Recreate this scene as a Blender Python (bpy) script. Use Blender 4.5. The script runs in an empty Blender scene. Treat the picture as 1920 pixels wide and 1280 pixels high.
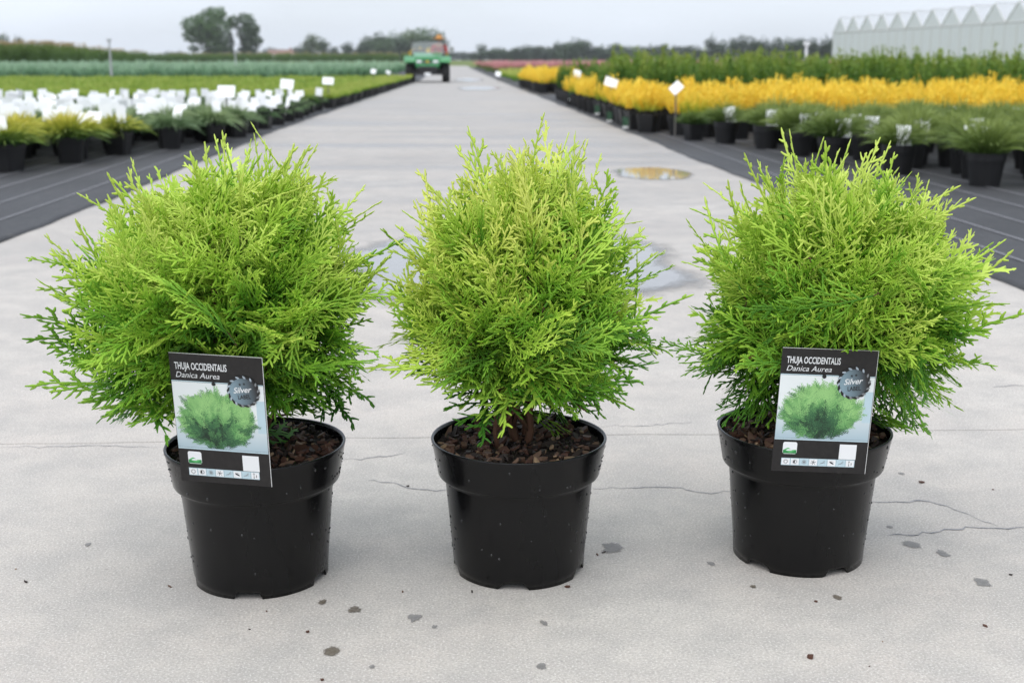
import bpy, math, random
import numpy as np
from mathutils import Vector, Matrix
R = math.radians
SC = bpy.context.scene
COL = SC.collection
rng = np.random.default_rng(7)
random.seed(7)

# ------------------------------------------------------------------ camera
F = 2300.0; CAM_H = 0.734; TH = math.atan(528 / F); YAW = math.atan(110 / (F * math.cos(TH)))
cam = bpy.data.cameras.new('camera'); cam.sensor_width = 36; cam.lens = 36 * F / 1920
cam.clip_start = 0.05; cam.clip_end = 6000
cam.dof.use_dof = True; cam.dof.focus_distance = 1.72; cam.dof.aperture_fstop = 6.6; cam.dof.aperture_blades = 7
camo = bpy.data.objects.new('camera', cam); COL.objects.link(camo)
camo.location = (0, 0, CAM_H); camo.rotation_euler = (R(90) - TH, 0, -YAW)
SC.camera = camo
# ------------------------------------------------------------------ world, sun, exposure
SUN_EL, SUN_AZ = R(64), R(-150)          # azimuth measured from +Y towards +X
world = bpy.data.worlds.new('World'); SC.world = world; world.use_nodes = True
wn = world.node_tree; wn.nodes.clear()
def wnode(t, **kw):
    n = wn.nodes.new(t)
    for k, v in kw.items(): setattr(n, k, v)
    return n
sky = wnode('ShaderNodeTexSky', sky_type='NISHITA', sun_disc=False, sun_elevation=SUN_EL, sun_rotation=SUN_AZ)
sky.air_density = 1.0; sky.dust_density = 2.0; sky.ozone_density = 1.0
tc = wnode('ShaderNodeTexCoord'); mp = wnode('ShaderNodeMapping'); mp.inputs['Scale'].default_value = (1.2, 1.2, 5.0)
nz = wnode('ShaderNodeTexNoise'); nz.inputs['Scale'].default_value = 2.2; nz.inputs['Detail'].default_value = 6
rmp = wnode('ShaderNodeMapRange'); rmp.inputs[1].default_value = .3; rmp.inputs[2].default_value = .7
rmp.inputs[3].default_value = .70; rmp.inputs[4].default_value = .96
mx = wnode('ShaderNodeMix', data_type='RGBA'); bg = wnode('ShaderNodeBackground'); out = wnode('ShaderNodeOutputWorld')
CLOUD = (6.8, 7.35, 8.2, 1)
mx.inputs['B'].default_value = CLOUD
wn.links.new(tc.outputs['Generated'], mp.inputs['Vector']); wn.links.new(mp.outputs['Vector'], nz.inputs['Vector'])
wn.links.new(nz.outputs['Fac'], rmp.inputs[0]); wn.links.new(rmp.outputs[0], mx.inputs['Factor'])
wn.links.new(sky.outputs['Color'], mx.inputs['A']); wn.links.new(mx.outputs['Result'], bg.inputs['Color'])
bg.inputs['Strength'].default_value = 0.10
wn.links.new(bg.outputs['Background'], out.inputs['Surface'])
sl = bpy.data.lights.new('sun', 'SUN'); sl.energy = 1.5; sl.angle = R(75); sl.color = (1, .97, .93)
so = bpy.data.objects.new('sun', sl); COL.objects.link(so)
sd = Vector((math.sin(SUN_AZ) * math.cos(SUN_EL), math.cos(SUN_AZ) * math.cos(SUN_EL), math.sin(SUN_EL)))
so.rotation_euler = sd.to_track_quat('Z', 'Y').to_euler(); so.location = (0, 0, 20)
SC.view_settings.view_transform = 'Standard'; SC.view_settings.look = 'None'
SC.view_settings.gamma = 1; SC.view_settings.use_curve_mapping = False
SC.view_settings.exposure = 0.54
SC.cycles.max_bounces = 8; SC.cycles.transparent_max_bounces = 12
SC.cycles.use_denoising = True

# ------------------------------------------------------------------ pixel helpers
def ray(x, y):
    u = (x - 960) / F; v = (640 - y) / F
    dy = math.cos(TH) + v * math.sin(TH); dz = -math.sin(TH) + v * math.cos(TH)
    c, s = math.cos(-YAW), math.sin(-YAW)
    return Vector((u * c - dy * s, u * s + dy * c, dz))
def gp(x, y, z=0.0):
    d = ray(x, y); t = (z - CAM_H) / d.z
    return Vector((d.x * t, d.y * t, z))
def at(x, dist, y=112):
    d = ray(x, y); h = math.hypot(d.x, d.y)
    return Vector((d.x / h * dist, d.y / h * dist, CAM_H + d.z / h * dist))

# ------------------------------------------------------------------ mesh helpers
class Acc:
    def __init__(s): s.V = []; s.P = []; s.n = 0; s.A = []
    def add(s, V, polys, a=None):
        V = np.asarray(V, float).reshape(-1, 3)
        for p in polys:
            p = np.asarray(p, int)
            if p.ndim == 1: p = p.reshape(1, -1)
            s.P.append(p + s.n)
        s.V.append(V); s.A.append(np.zeros(len(V)) if a is None else np.broadcast_to(np.asarray(a, float), (len(V),)))
        s.n += len(V)
        return s
    def box(s, c, size, M=None):
        x, y, z = [k / 2 for k in size]
        V = np.array([(-x,-y,-z),(x,-y,-z),(x,y,-z),(-x,y,-z),(-x,-y,z),(x,-y,z),(x,y,z),(-x,y,z)])
        if M is not None: V = V @ np.array(M).T
        return s.add(V + np.array(c), [[(0,3,2,1),(4,5,6,7),(0,1,5,4),(1,2,6,5),(2,3,7,6),(3,0,4,7)]])
    def hexa(s, bot, top):   # two quads, 4 pts each counter-clockwise from above
        return s.add(list(bot) + list(top), [[(0,3,2,1),(4,5,6,7),(0,1,5,4),(1,2,6,5),(2,3,7,6),(3,0,4,7)]])
    def tube(s, P, rad, n=6, cap=True, a=None):
        P = np.asarray(P, float); m = len(P)
        rad = np.broadcast_to(np.asarray(rad, float), (m,))
        T = np.gradient(P, axis=0); T /= np.linalg.norm(T, axis=1)[:, None] + 1e-12
        ref = np.array((0, 0, 1.0)) if abs(T[0][2]) < .9 else np.array((1.0, 0, 0))
        A = np.cross(T, ref); A /= np.linalg.norm(A, axis=1)[:, None] + 1e-12
        B = np.cross(T, A)
        an = np.arange(n) * 2 * math.pi / n
        V = P[:, None, :] + rad[:, None, None] * (np.cos(an)[None, :, None] * A[:, None, :] + np.sin(an)[None, :, None] * B[:, None, :])
        V = V.reshape(-1, 3); i = np.arange(n); j = (i + 1) % n
        Q = np.concatenate([np.stack([k*n+i, k*n+j, (k+1)*n+j, (k+1)*n+i], 1) for k in range(m-1)])
        polys = [Q]
        if cap: polys += [np.arange(n)[::-1].reshape(1, -1), ((m-1)*n + np.arange(n)).reshape(1, -1)]
        return s.add(V, polys, a)
    def lathe(s, prof, n=24, c=(0,0,0), axis='z', cap=False):
        prof = np.asarray(prof, float); m = len(prof)
        an = np.arange(n) * 2 * math.pi / n
        V = np.stack([prof[:,0][:,None]*np.cos(an)[None], prof[:,0][:,None]*np.sin(an)[None], np.repeat(prof[:,1][:,None], n, 1)], 2).reshape(-1,3)
        if axis == 'x': V = V[:, [2,0,1]]
        if axis == 'y': V = V[:, [1,2,0]]
        i = np.arange(n); j = (i+1) % n
        Q = np.concatenate([np.stack([k*n+i, k*n+j, (k+1)*n+j, (k+1)*n+i], 1) for k in range(m-1)])
        polys = [Q]
        if cap: polys += [np.arange(n)[::-1].reshape(1,-1), ((m-1)*n+np.arange(n)).reshape(1,-1)]
        return s.add(V + np.array(c), polys)
    def poly(s, pts): return s.add(pts, [np.arange(len(pts)).reshape(1,-1)])
    def prism(s, pts, vec):
        n = len(pts); P = np.asarray(pts, float); i = np.arange(n); j = (i+1) % n
        return s.add(np.concatenate([P, P + np.array(vec)]), [np.arange(n)[::-1].reshape(1,-1), (np.arange(n)+n).reshape(1,-1), np.stack([i, j, j+n, i+n], 1)])
    def arrays(s): return np.concatenate(s.V), s.P, np.concatenate(s.A)
    def mesh(s, name, mat=None, smooth=False):
        V, P, A = s.arrays()
        return mesh_from(name, V, P, mat, smooth, A)
    def build(s, name, mat, parent=None, smooth=False, bevel=0, seg=2):
        o = link(name, s.mesh(name, mat, smooth), parent)
        if bevel:
            b = o.modifiers.new('bevel', 'BEVEL'); b.width = bevel; b.segments = seg; b.limit_method = 'ANGLE'; b.angle_limit = R(35)
        return o
def mesh_from(name, V, P, mat=None, smooth=False, A=None):
    me = bpy.data.meshes.new(name)
    loops = np.concatenate([p.ravel() for p in P]); cnt = np.concatenate([np.full(len(p), p.shape[1]) for p in P])
    st = np.concatenate([[0], np.cumsum(cnt)[:-1]])
    me.vertices.add(len(V)); me.vertices.foreach_set('co', np.ascontiguousarray(V, np.float32).ravel())
    me.loops.add(len(loops)); me.loops.foreach_set('vertex_index', loops.astype(np.int32))
    me.polygons.add(len(cnt)); me.polygons.foreach_set('loop_start', st.astype(np.int32))
    me.polygons.foreach_set('use_smooth', np.full(len(cnt), bool(smooth)))
    if A is not None:
        at_ = me.attributes.new('tip', 'FLOAT', 'POINT'); at_.data.foreach_set('value', np.ascontiguousarray(A, np.float32))
    me.update(calc_edges=True)
    if mat: me.materials.append(mat)
    return me
def link(name, me, parent=None, loc=None, rot=None, scale=None):
    o = bpy.data.objects.new(name, me); COL.objects.link(o)
    if parent is not None: o.parent = parent
    if loc is not None: o.location = loc
    if rot is not None: o.rotation_euler = rot
    if scale is not None: o.scale = scale
    return o
def tag(o, label=None, cat=None, group=None, kind=None):
    if label: o['label'] = label
    if cat: o['category'] = cat
    if group: o['group'] = group
    if kind: o['kind'] = kind
    return o
def thing(name, label, cat, loc=(0,0,0), rz=0, group=None):
    o = link(name, None, None, loc, (0,0,rz)); o.empty_display_size = .1
    return tag(o, label, cat, group)

# ------------------------------------------------------------------ material helpers
class Mt:
    def __init__(s, name):
        s.m = bpy.data.materials.new(name); s.m.use_nodes = True
        s.t = s.m.node_tree; s.b = s.t.nodes['Principled BSDF']; s.out = s.t.nodes['Material Output']
    def n(s, t, **kw):
        n = s.t.nodes.new(t)
        for k, v in kw.items(): setattr(n, k, v)
        return n
    def l(s, a, b): s.t.links.new(a, b)
    def pos(s, scale=(1,1,1), rot=(0,0,0), obj=False):
        g = s.n('ShaderNodeTexCoord').outputs['Object'] if obj else s.n('ShaderNodeNewGeometry').outputs['Position']
        m = s.n('ShaderNodeMapping'); m.inputs['Scale'].default_value = scale; m.inputs['Rotation'].default_value = rot
        s.l(g, m.inputs['Vector']); return m.outputs['Vector']
    def noise(s, vec, scale, detail=4, rough=.55):
        n = s.n('ShaderNodeTexNoise'); n.inputs['Scale'].default_value = scale; n.inputs['Detail'].default_value = detail
        n.inputs['Roughness'].default_value = rough; s.l(vec, n.inputs['Vector']); return n.outputs['Fac']
    def rng(s, v, a, b, c=0., d=1.):
        m = s.n('ShaderNodeMapRange'); 
        for i, k in enumerate((a, b, c, d)): m.inputs[i+1].default_value = k
        s.l(v, m.inputs[0]); return m.outputs[0]
    def math(s, op, a, b=None):
        m = s.n('ShaderNodeMath', operation=op)
        for i, k in enumerate((a, b)):
            if k is None: continue
            if isinstance(k, (int, float)): m.inputs[i].default_value = k
            else: s.l(k, m.inputs[i])
        return m.outputs[0]
    def mix(s, f, a, b, blend='MIX'):
        m = s.n('ShaderNodeMix', data_type='RGBA', blend_type=blend)
        for sock, k in (('Factor', f), ('A', a), ('B', b)):
            if isinstance(k, (int, float)): m.inputs[sock].default_value = k
            elif isinstance(k, tuple): m.inputs[sock].default_value = k if len(k) == 4 else (*k, 1)
            else: s.l(k, m.inputs[sock])
        return m.outputs['Result']
    def set(s, **kw):
        for k, v in kw.items():
            i = s.b.inputs[{'col':'Base Color','rough':'Roughness','metal':'Metallic','spec':'Specular IOR Level','ior':'IOR','trans':'Transmission Weight','coat':'Coat Weight','alpha':'Alpha'}[k]]
            if isinstance(v, tuple): i.default_value = v if len(v) == 4 else (*v, 1)
            elif isinstance(v, (int, float)): i.default_value = v
            else: s.l(v, i)
        return s
    def bump(s, h, strength=.3, dist=.002):
        b = s.n('ShaderNodeBump'); b.inputs['Strength'].default_value = strength; b.inputs['Distance'].default_value = dist
        s.l(h, b.inputs['Height']); s.l(b.outputs['Normal'], s.b.inputs['Normal']); return s
def plain(name, col, rough=.6, var=.15, scale=8, spec=.5, metal=0):
    m = Mt(name); f = m.noise(m.pos(obj=True), scale, 3)
    d = tuple(c * (1 - var) for c in col); u = tuple(min(1, c * (1 + var)) for c in col)
    m.set(col=m.mix(f, d, u), rough=rough, spec=spec, metal=metal); return m.m
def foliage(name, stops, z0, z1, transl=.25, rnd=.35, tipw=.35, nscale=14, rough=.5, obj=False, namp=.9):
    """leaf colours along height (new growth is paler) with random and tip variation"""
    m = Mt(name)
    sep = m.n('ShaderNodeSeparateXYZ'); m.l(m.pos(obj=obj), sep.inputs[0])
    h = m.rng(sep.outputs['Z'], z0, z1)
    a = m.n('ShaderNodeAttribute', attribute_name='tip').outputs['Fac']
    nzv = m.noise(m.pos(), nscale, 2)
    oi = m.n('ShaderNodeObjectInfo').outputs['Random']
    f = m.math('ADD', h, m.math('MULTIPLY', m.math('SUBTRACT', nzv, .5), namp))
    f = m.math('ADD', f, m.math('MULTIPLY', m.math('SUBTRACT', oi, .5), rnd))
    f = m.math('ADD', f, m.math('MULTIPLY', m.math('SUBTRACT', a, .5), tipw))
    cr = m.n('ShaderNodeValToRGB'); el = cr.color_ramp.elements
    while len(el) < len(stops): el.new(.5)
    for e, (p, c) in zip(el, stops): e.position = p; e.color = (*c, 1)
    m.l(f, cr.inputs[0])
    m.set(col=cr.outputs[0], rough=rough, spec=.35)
    if transl:
        tr = m.n('ShaderNodeBsdfTranslucent'); m.l(cr.outputs[0], tr.inputs['Color'])
        ms = m.n('ShaderNodeMixShader'); ms.inputs[0].default_value = transl
        m.l(m.b.outputs[0], ms.inputs[1]); m.l(tr.outputs[0], ms.inputs[2]); m.l(ms.outputs[0], m.out.inputs['Surface'])
    return m.m

# ------------------------------------------------------------------ materials of the setting
def concrete():
    m = Mt('concrete'); p = m.pos()
    big = m.noise(p, .9, 5, .6); mid = m.noise(p, 7, 5, .65); fine = m.noise(p, 260, 3, .6); grit = m.noise(p, 700, 2, .5)
    streak = m.noise(m.pos((.25, 1.1, 1)), 1.3, 5, .6)
    c = m.mix(m.rng(big, .32, .68), (.49, .45, .41), (.605, .57, .525))
    c = m.mix(m.rng(m.noise(p, 2.6, 5, .65), .48, .66, 0, .45), c, (.60, .53, .48))
    c = m.mix(m.rng(mid, .40, .64, 0, .75), c, (.40, .38, .36))
    c = m.mix(m.rng(m.noise(p, 40, 4, .7), .48, .7, 0, .35), c, (.40, .38, .36))
    c = m.mix(m.rng(fine, .42, .66, 0, .65), c, (.33, .31, .285))
    c = m.mix(m.rng(m.noise(p, 330, 2, .6), .54, .66, 0, .6), c, (.74, .72, .68))
    c = m.mix(m.rng(m.noise(p, 150, 2), .66, .74, 0, .5), c, (.24, .23, .22))
    c = m.mix(m.rng(m.noise(p, 38, 2), .76, .79, 0, .5), c, (.2, .18, .16))
    sep = m.n('ShaderNodeSeparateXYZ'); m.l(p, sep.inputs[0])
    far = m.rng(sep.outputs['Y'], 3, 9)
    damp = m.math('MULTIPLY', m.rng(streak, .47, .62), far)
    c = m.mix(m.math('ADD', m.math('MULTIPLY', damp, .45), m.math('MULTIPLY', far, .26)), c, (.24, .235, .235))
    m.set(col=c, rough=m.rng(damp, 0, 1, .82, .38), spec=.4)
    m.bump(m.math('ADD', fine, m.math('MULTIPLY', mid, .6)), .35, .0015)
    return m.m
M = {}
M['concrete'] = concrete()
M['joint'] = plain('joint_filler', (.17, .165, .17), .9)
m = Mt('fabric'); p = m.pos()
wv = m.n('ShaderNodeTexWave', wave_type='BANDS', bands_direction='X'); wv.inputs['Scale'].default_value = 60; m.l(p, wv.inputs['Vector'])
wv2 = m.n('ShaderNodeTexWave', wave_type='BANDS', bands_direction='Y'); wv2.inputs['Scale'].default_value = 60; m.l(p, wv2.inputs['Vector'])
c = m.mix(m.rng(m.noise(p, 1.6, 5), .3, .7), (.035, .036, .039), (.068, .069, .074))
c = m.mix(m.rng(m.noise(p, 25, 4), .55, .75, 0, .35), c, (.16, .15, .14))
m.set(col=c, rough=m.rng(m.noise(p, .8, 4), .35, .65, .55, .75), spec=.3)
m.bump(m.math('ADD', wv.outputs['Fac'], wv2.outputs['Fac']), .25, .001); M['fabric'] = m.m
M['fabric_line'] = plain('fabric_line', (.27, .27, .29), .7)
m = Mt('field'); p = m.pos()
c = m.mix(m.rng(m.noise(p, .02, 5), .35, .65), (.10, .16, .035), (.22, .24, .07)); c = m.mix(m.rng(m.noise(p, 1.5, 5), .4, .7, 0, .6), c, (.07, .12, .025))
m.set(col=c, rough=.95, spec=.2); M['field'] = m.m
def stain(name, c0, c1, amt, sc, rough=.6):
    m = Mt(name); p = m.pos(); nz_ = m.noise(p, sc, 5, .65)
    at_ = m.n('ShaderNodeAttribute', attribute_name='tip').outputs['Fac']
    al = m.rng(m.math('ADD', at_, m.math('MULTIPLY', m.math('SUBTRACT', nz_, .5), 1.3)), .25, .75, 0, amt)
    m.set(col=m.mix(m.rng(nz_, .3, .7), c0, c1), rough=rough, spec=.3, alpha=al); return m.m
M['water'] = stain('puddle_water', (.28, .275, .27), (.32, .315, .31), .93, 14, .03)
M['water'].node_tree.nodes['Principled BSDF'].inputs['Specular IOR Level'].default_value = .6
M['damp'] = stain('damp_concrete', (.30, .29, .28), (.38, .37, .36), .65, 9, .45)
M['spot'] = stain('wet_spot', (.10, .08, .06), (.20, .175, .14), .92, 160)
M['spot_grey'] = stain('wet_spot_grey', (.20, .195, .19), (.28, .27, .26), .8, 160)
m = Mt('crack_dark'); p = m.pos(); m.set(col=m.mix(m.rng(m.noise(p, 60, 4), .35, .65), (.16, .165, .19), (.42, .41, .41)), rough=.9); M['crack'] = m.m

# ------------------------------------------------------------------ ground, road, fabric
a = Acc(); n = 96
ring = [(1500*math.cos(2*math.pi*i/n), 1500*math.sin(2*math.pi*i/n), -.05) for i in range(n)]
a.poly(ring); tag(a.build('ground', M['field']), 'flat green fields reaching to the horizon', 'ground', kind='structure')
ROAD_END = 152
a = Acc(); a.poly([(-1.99, -4, -.022), (1.99, -4, -.022), (1.99, ROAD_END, -.022), (-1.99, ROAD_END, -.022)])
road = tag(a.build('road', M['joint']), 'pale concrete road running straight between the plant beds', 'road', kind='structure')
joints = [-4, 2.345] + [2.345 + 6.62*k for k in range(1, 24)]
joints = [j for j in joints if j < ROAD_END] + [ROAD_END]
for y0, y1 in zip(joints[:-1], joints[1:]):
    a = Acc(); g = .0016 if y0 < 3 else .004
    # near-joint edge is slightly wandering
    nx = 60; xs = np.linspace(-1.985, 1.985, nx)
    def edge(y, s):
        w = .006*np.sin(xs*3.1 + y) + .004*np.sin(xs*9.7 + 2*y) + .0015*np.sin(xs*31 + y)
        return y + w + s * g
    e0, e1 = edge(y0, 1), edge(y1, -1)
    top = np.concatenate([np.stack([xs, e0, np.zeros(nx)], 1), np.stack([xs, e1, np.zeros(nx)], 1)])
    bot = top - np.array((0, 0, .02)); i = np.arange(nx-1)
    a.add(np.concatenate([top, bot]), [np.stack([i, i+1, nx+i+1, nx+i], 1), np.stack([2*nx+i, 2*nx+i+1, i+1, i], 1), np.stack([nx+i, nx+i+1, 3*nx+i+1, 3*nx+i], 1)])
    a.build('concrete_slab', M['concrete'], road)

def fabric(side):
    a = Acc(); ys = np.concatenate([np.linspace(-3, 14, 120), np.linspace(14.3, 120, 160)])
    wob = .012*np.sin(ys*1.7 + side) + .008*np.sin(ys*5.3) + .004*np.sin(ys*13.1)
    cross = [(1.838, .003), (1.846, .012), (1.862, .015), (1.878, .009), (1.92, .005), (2.6, .005), (40, .005)]
    dr = np.clip(ys-14, 0, 30)*(.025 if side < 0 else .004)
    rows = [np.stack([side*(c - dr*(c < 2.5) + (wob if c < 2.5 else 0*wob)), ys, np.full(len(ys), z) + (.002*np.sin(ys*9+side) if c < 1.9 else 0)], 1) for c, z in cross]
    V = np.concatenate(rows); m_ = len(ys); i = np.arange(m_-1); Q = []
    for k in range(len(cross)-1):
        q = np.stack([k*m_+i, (k+1)*m_+i, (k+1)*m_+i+1, k*m_+i+1], 1); Q.append(q if side > 0 else q[:, ::-1])
    a.add(V, Q); f = a.build('ground_fabric', M['fabric'], None, True)
    tag(f, 'black woven ground fabric under the %s' % ('yellow shrubs' if side > 0 else 'golden junipers'), 'ground fabric', kind='structure')
    for c in (2.10, 2.36, 2.62, 2.88, 3.14, 3.66, 4.18, 4.7):
        b = Acc(); yy = np.linspace(-2, 60, 120); w = .006
        off = .01*np.sin(yy*.9 + c*5)
        L = np.stack([side*(c+off-w), yy, np.full(120, .0085)], 1); Rr = np.stack([side*(c+off+w), yy, np.full(120, .0085)], 1)
        i = np.arange(119); q = np.stack([i, 120+i, 121+i, i+1], 1)
        b.add(np.concatenate([L, Rr]), [q if side > 0 else q[:, ::-1]]); b.build('woven_line', M['fabric_line'], f)
fabric(-1); fabric(1)

def blob(cx, cy, rx, ry, z, seed, n=72, rough=.20, flat=1):
    r_ = np.random.default_rng(seed); an = np.arange(n)*2*math.pi/n
    r = 1 + sum(rough/(k**.9)*r_.normal()*np.sin(k*an + r_.uniform(0, 6.3)) for k in range(2, 9))
    return [(cx+rx*q*math.cos(t), cy+ry*q*math.sin(t), z) for q, t in zip(r, an)]
def soft(a, ring, cx, cy, inner=.45):
    n = len(ring); P = np.array(ring); c = np.array((cx, cy, P[0, 2])); mid = c+(P-c)*inner
    i = np.arange(n); j = (i+1) % n
    a.add(np.concatenate([[c], mid, P]), [np.stack([np.zeros(n, int), 1+i, 1+j], 1), np.stack([1+i, 1+n+i, 1+n+j, 1+j], 1)], np.concatenate([[1], np.ones(n), np.zeros(n)]))
for i, (cx, cy, rx, ry, lab) in enumerate([(.22, 4.45, .66, .74, 'wide shallow rain puddle on the concrete behind the bush without a tag'),
        (1.33, 8.10, .26, .42, 'small oval puddle beside the fabric edge mirroring yellow shrubs'),
        (.75, 33, .5, 2.2, 'thin puddle on the concrete in front of the green utility vehicle'),
        (.72, 47, .5, 3.5, 'shallow puddle on the road beyond the green utility vehicle')]):
    a = Acc(); soft(a, blob(cx, cy, rx*1.22, ry*1.22, .0012, 50+i), cx, cy, .72); 
    b = Acc(); soft(b, blob(cx, cy, rx*1.08, ry*1.08, .0030, 50+i), cx, cy, .80)
    pd = tag(b.build('puddle', M['water']), lab, 'puddle', kind='structure')
    a.build('damp_margin', M['damp'], pd)

# cracks
def crack(pts, w, name='crack'):
    P = [gp(*q) for q in pts]; out = []
    for p0, p1 in zip(P[:-1], P[1:]):
        k = max(2, int((p1-p0).length/.012))
        for t in range(k): out.append(np.array(p0.lerp(p1, t/k)))
    out.append(np.array(P[-1])); out = np.array(out); nn = len(out)
    out[1:-1, :2] += rng.normal(0, .0022, (nn-2, 2))
    out[:, 1] += .004*np.interp(np.arange(nn), np.arange(0, nn, max(1, nn//9)), rng.normal(0, 1, len(np.arange(0, nn, max(1, nn//9)))))
    ww = w*(.35+.65*np.sin(np.linspace(.12, math.pi-.12, nn)))*rng.uniform(.6, 1.3, nn)
    a = Acc(); L = out.copy(); Rr = out.copy(); L[:,1] -= ww; Rr[:,1] += ww; L[:,2] = Rr[:,2] = .0009
    i = np.arange(nn-1); a.add(np.concatenate([L, Rr]), [np.stack([i, i+1, nn+i+1, nn+i], 1)])
    a.build(name, M['crack'], road)
for pts, w in [([(690,898),(740,906),(790,918),(838,917)], .0017), ([(1108,916),(1150,915),(1250,912),(1330,926),(1385,920)], .0015),
               ([(1635,942),(1730,938),(1745,940),(1800,958),(1866,984)], .0022), ([(1700,1001),(1760,996),(1800,988),(1862,991),(1935,988)], .0021), ([(1720,1003),(1660,998)], .0014),
               ([(640,862),(700,858),(760,850)], .0014), ([(1120,800),(1210,798),(1300,793)], .0012), ([(1860,725),(1925,722)], .0014), ([(0,838),(150,836),(300,838)], .0012)]:
    crack(pts, w)
for i, (x, y, r, k) in enumerate([(622,1221,17,0),(665,1143,13,0),(777,1158,14,1),(605,1129,9,0),(1709,1021,17,1),(1768,1038,13,1),(1842,1092,17,1),(1412,1100,6,0),(1334,1057,8,1),(1570,1120,9,0),
        (1015,1249,11,1),(698,1250,6,1),(1690,888,6,1),(815,1175,6,1),(1668,988,6,1),(1148,1027,22,2),(1020,1168,8,2),(165,1021,7,2)]):
    c = gp(x, y); pxm = (gp(x+1, y)-c).length; rx = r*pxm; ry = rx*1.25
    a = Acc(); soft(a, blob(c.x, c.y, rx*1.15, ry*1.15, .0011, 300+i, 40, .2), c.x, c.y); a.build('damp_spot', M['spot'] if k == 0 else M['spot_grey'], road)

# ------------------------------------------------------------------ spray meshes (flat scaly conifer fans)
def strip(A_, P, W, N, t, hi, flat=.72):
    P = np.asarray(P); m_ = len(P); T = np.gradient(P, axis=0); T /= np.linalg.norm(T, axis=1)[:, None]+1e-12
    S = np.cross(T, N); S /= np.linalg.norm(S, axis=1)[:, None]+1e-12; Nn = np.cross(S, T)
    i = np.arange(4 if hi else 2)
    if hi:
        V = np.stack([P+S*W[:,None], P+Nn*W[:,None]*flat, P-S*W[:,None], P-Nn*W[:,None]*flat], 1).reshape(-1, 3)
        j = (i+1) % 4
        Q = np.concatenate([np.stack([k*4+i, k*4+j, (k+1)*4+j, (k+1)*4+i], 1) for k in range(m_-1)])
        A_.add(V, [Q], np.repeat(t, 4))
    else:
        V = np.stack([P+S*W[:,None], P-S*W[:,None]], 1).reshape(-1, 3); k = np.arange(m_-1)
        A_.add(V, [np.stack([2*k, 2*k+1, 2*k+3, 2*k+2], 1)], np.repeat(t, 2))
def spray(seed, hi=True, L=.13, wide=.046, width=.00172, step=.0096, sub=True, bow=None):
    r = np.random.default_rng(seed); A_ = Acc(); N = np.array((0, 1.0, 0))
    def curve(p, ang, length, bend, n_):
        s = np.linspace(0, 1, n_); th = ang + bend*s
        d = np.stack([np.sin(th), np.zeros(n_), np.cos(th)], 1)*length/max(n_-1, 1)
        q = np.zeros((n_, 3)); q[1:] = np.cumsum(d[:-1], 0); return q + p
    def widths(n_, w, bead):
        s = np.linspace(0, 1, n_); ww = w*(1-.18*s**2)
        if bead: ww = ww*np.where(np.arange(n_) % 2, 1.0, .66)
        ww[-1] = w*(.45 if bead else .2); return ww
    nA = int(L/.0026) if hi else 6
    ax = curve(np.zeros(3), r.normal(0, .06), L, r.normal(0, .25), nA)
    s_ = np.linspace(0, 1, nA)
    wa = width*(.95-.3*s_); wa[-1] = width*.15
    strip(A_, ax, wa*np.where(np.arange(nA) % 2, 1, .8) if hi else wa, N, s_, hi, .7)
    k = 0; d = .10*L; side = r.choice((-1, 1))
    while d < L*.96:
        u = d/L; p = np.array([np.interp(u, s_, ax[:, c]) for c in range(3)])
        prof = min(1, (u+.12)/.36)**.8 * max(.16, (1-u))**.75
        ln = wide*prof*1.45*r.uniform(.72, 1.15); side = -side
        ang = side*(R(48)-R(16)*u) + r.normal(0, .09)
        nb = max(4, int(ln/.0026)) if hi else 3
        br = curve(p, ang, ln, -side*r.uniform(.15, .55), nb)
        br[:, 1] += r.normal(0, .05)*np.linspace(0, 1, nb)*ln
        strip(A_, br, widths(nb, width, hi), N, np.linspace(u*.6+.15, 1, nb), hi)
        if sub and ln > .013:
            e = .18*ln; sd2 = side; st2 = np.linspace(0, 1, nb)
            while e < ln*.88:
                v = e/ln; q = np.array([np.interp(v, st2, br[:, c]) for c in range(3)]); sd2 = -sd2
                l2 = min(.024, ln*.55)*(1-v*.6)*r.uniform(.6, 1.15)
                n2 = max(3, int(l2/.0026)) if hi else 2
                b2 = curve(q, ang+sd2*R(40)+r.normal(0, .1), l2, -sd2*r.uniform(.2, .6), n2)
                b2[:, 1] += r.normal(0, .10)*np.linspace(0, 1, n2)*l2
                strip(A_, b2, widths(n2, width*.95, hi), N, np.linspace(u*.5+.3, 1, n2), hi)
                e += .0072*r.uniform(.85, 1.2)
        d += step*r.uniform(.8, 1.2)
    V, P, A = A_.arrays()
    c1, c2, c3 = r.normal(0, 1.2), (r.normal(0, .9) if bow is None else -r.uniform(*bow)), r.normal(0, 2.)
    V = V.copy(); V[:, 1] += c1*V[:, 0]**2*3 + c2*V[:, 2]**2 + c3*V[:, 0]*V[:, 2]
    return V, P, A
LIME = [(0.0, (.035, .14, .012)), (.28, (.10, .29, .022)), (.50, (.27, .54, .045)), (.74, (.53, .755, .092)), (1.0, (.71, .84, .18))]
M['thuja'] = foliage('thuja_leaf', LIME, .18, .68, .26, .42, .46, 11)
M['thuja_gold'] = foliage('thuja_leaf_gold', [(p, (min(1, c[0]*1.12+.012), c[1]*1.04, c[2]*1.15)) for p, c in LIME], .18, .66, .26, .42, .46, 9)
M['dry'] = plain('dry_spray', (.36, .19, .085), .8, .35, 30)
M['bark'] = plain('conifer_bark', (.12, .055, .03), .85, .5, 60)
M['pot'] = None
m = Mt('black_plastic'); p = m.pos(obj=True)
sm = m.noise(m.pos((1, 1, .25), obj=True), 30, 4)
c = m.mix(m.rng(m.noise(p, 90, 5, .7), .60, .74, 0, .25), (.004, .004, .0043), (.022, .02, .019))
m.set(col=c, rough=m.rng(sm, .35, .65, .15, .30), spec=.30); M['pot'] = m.m
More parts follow.
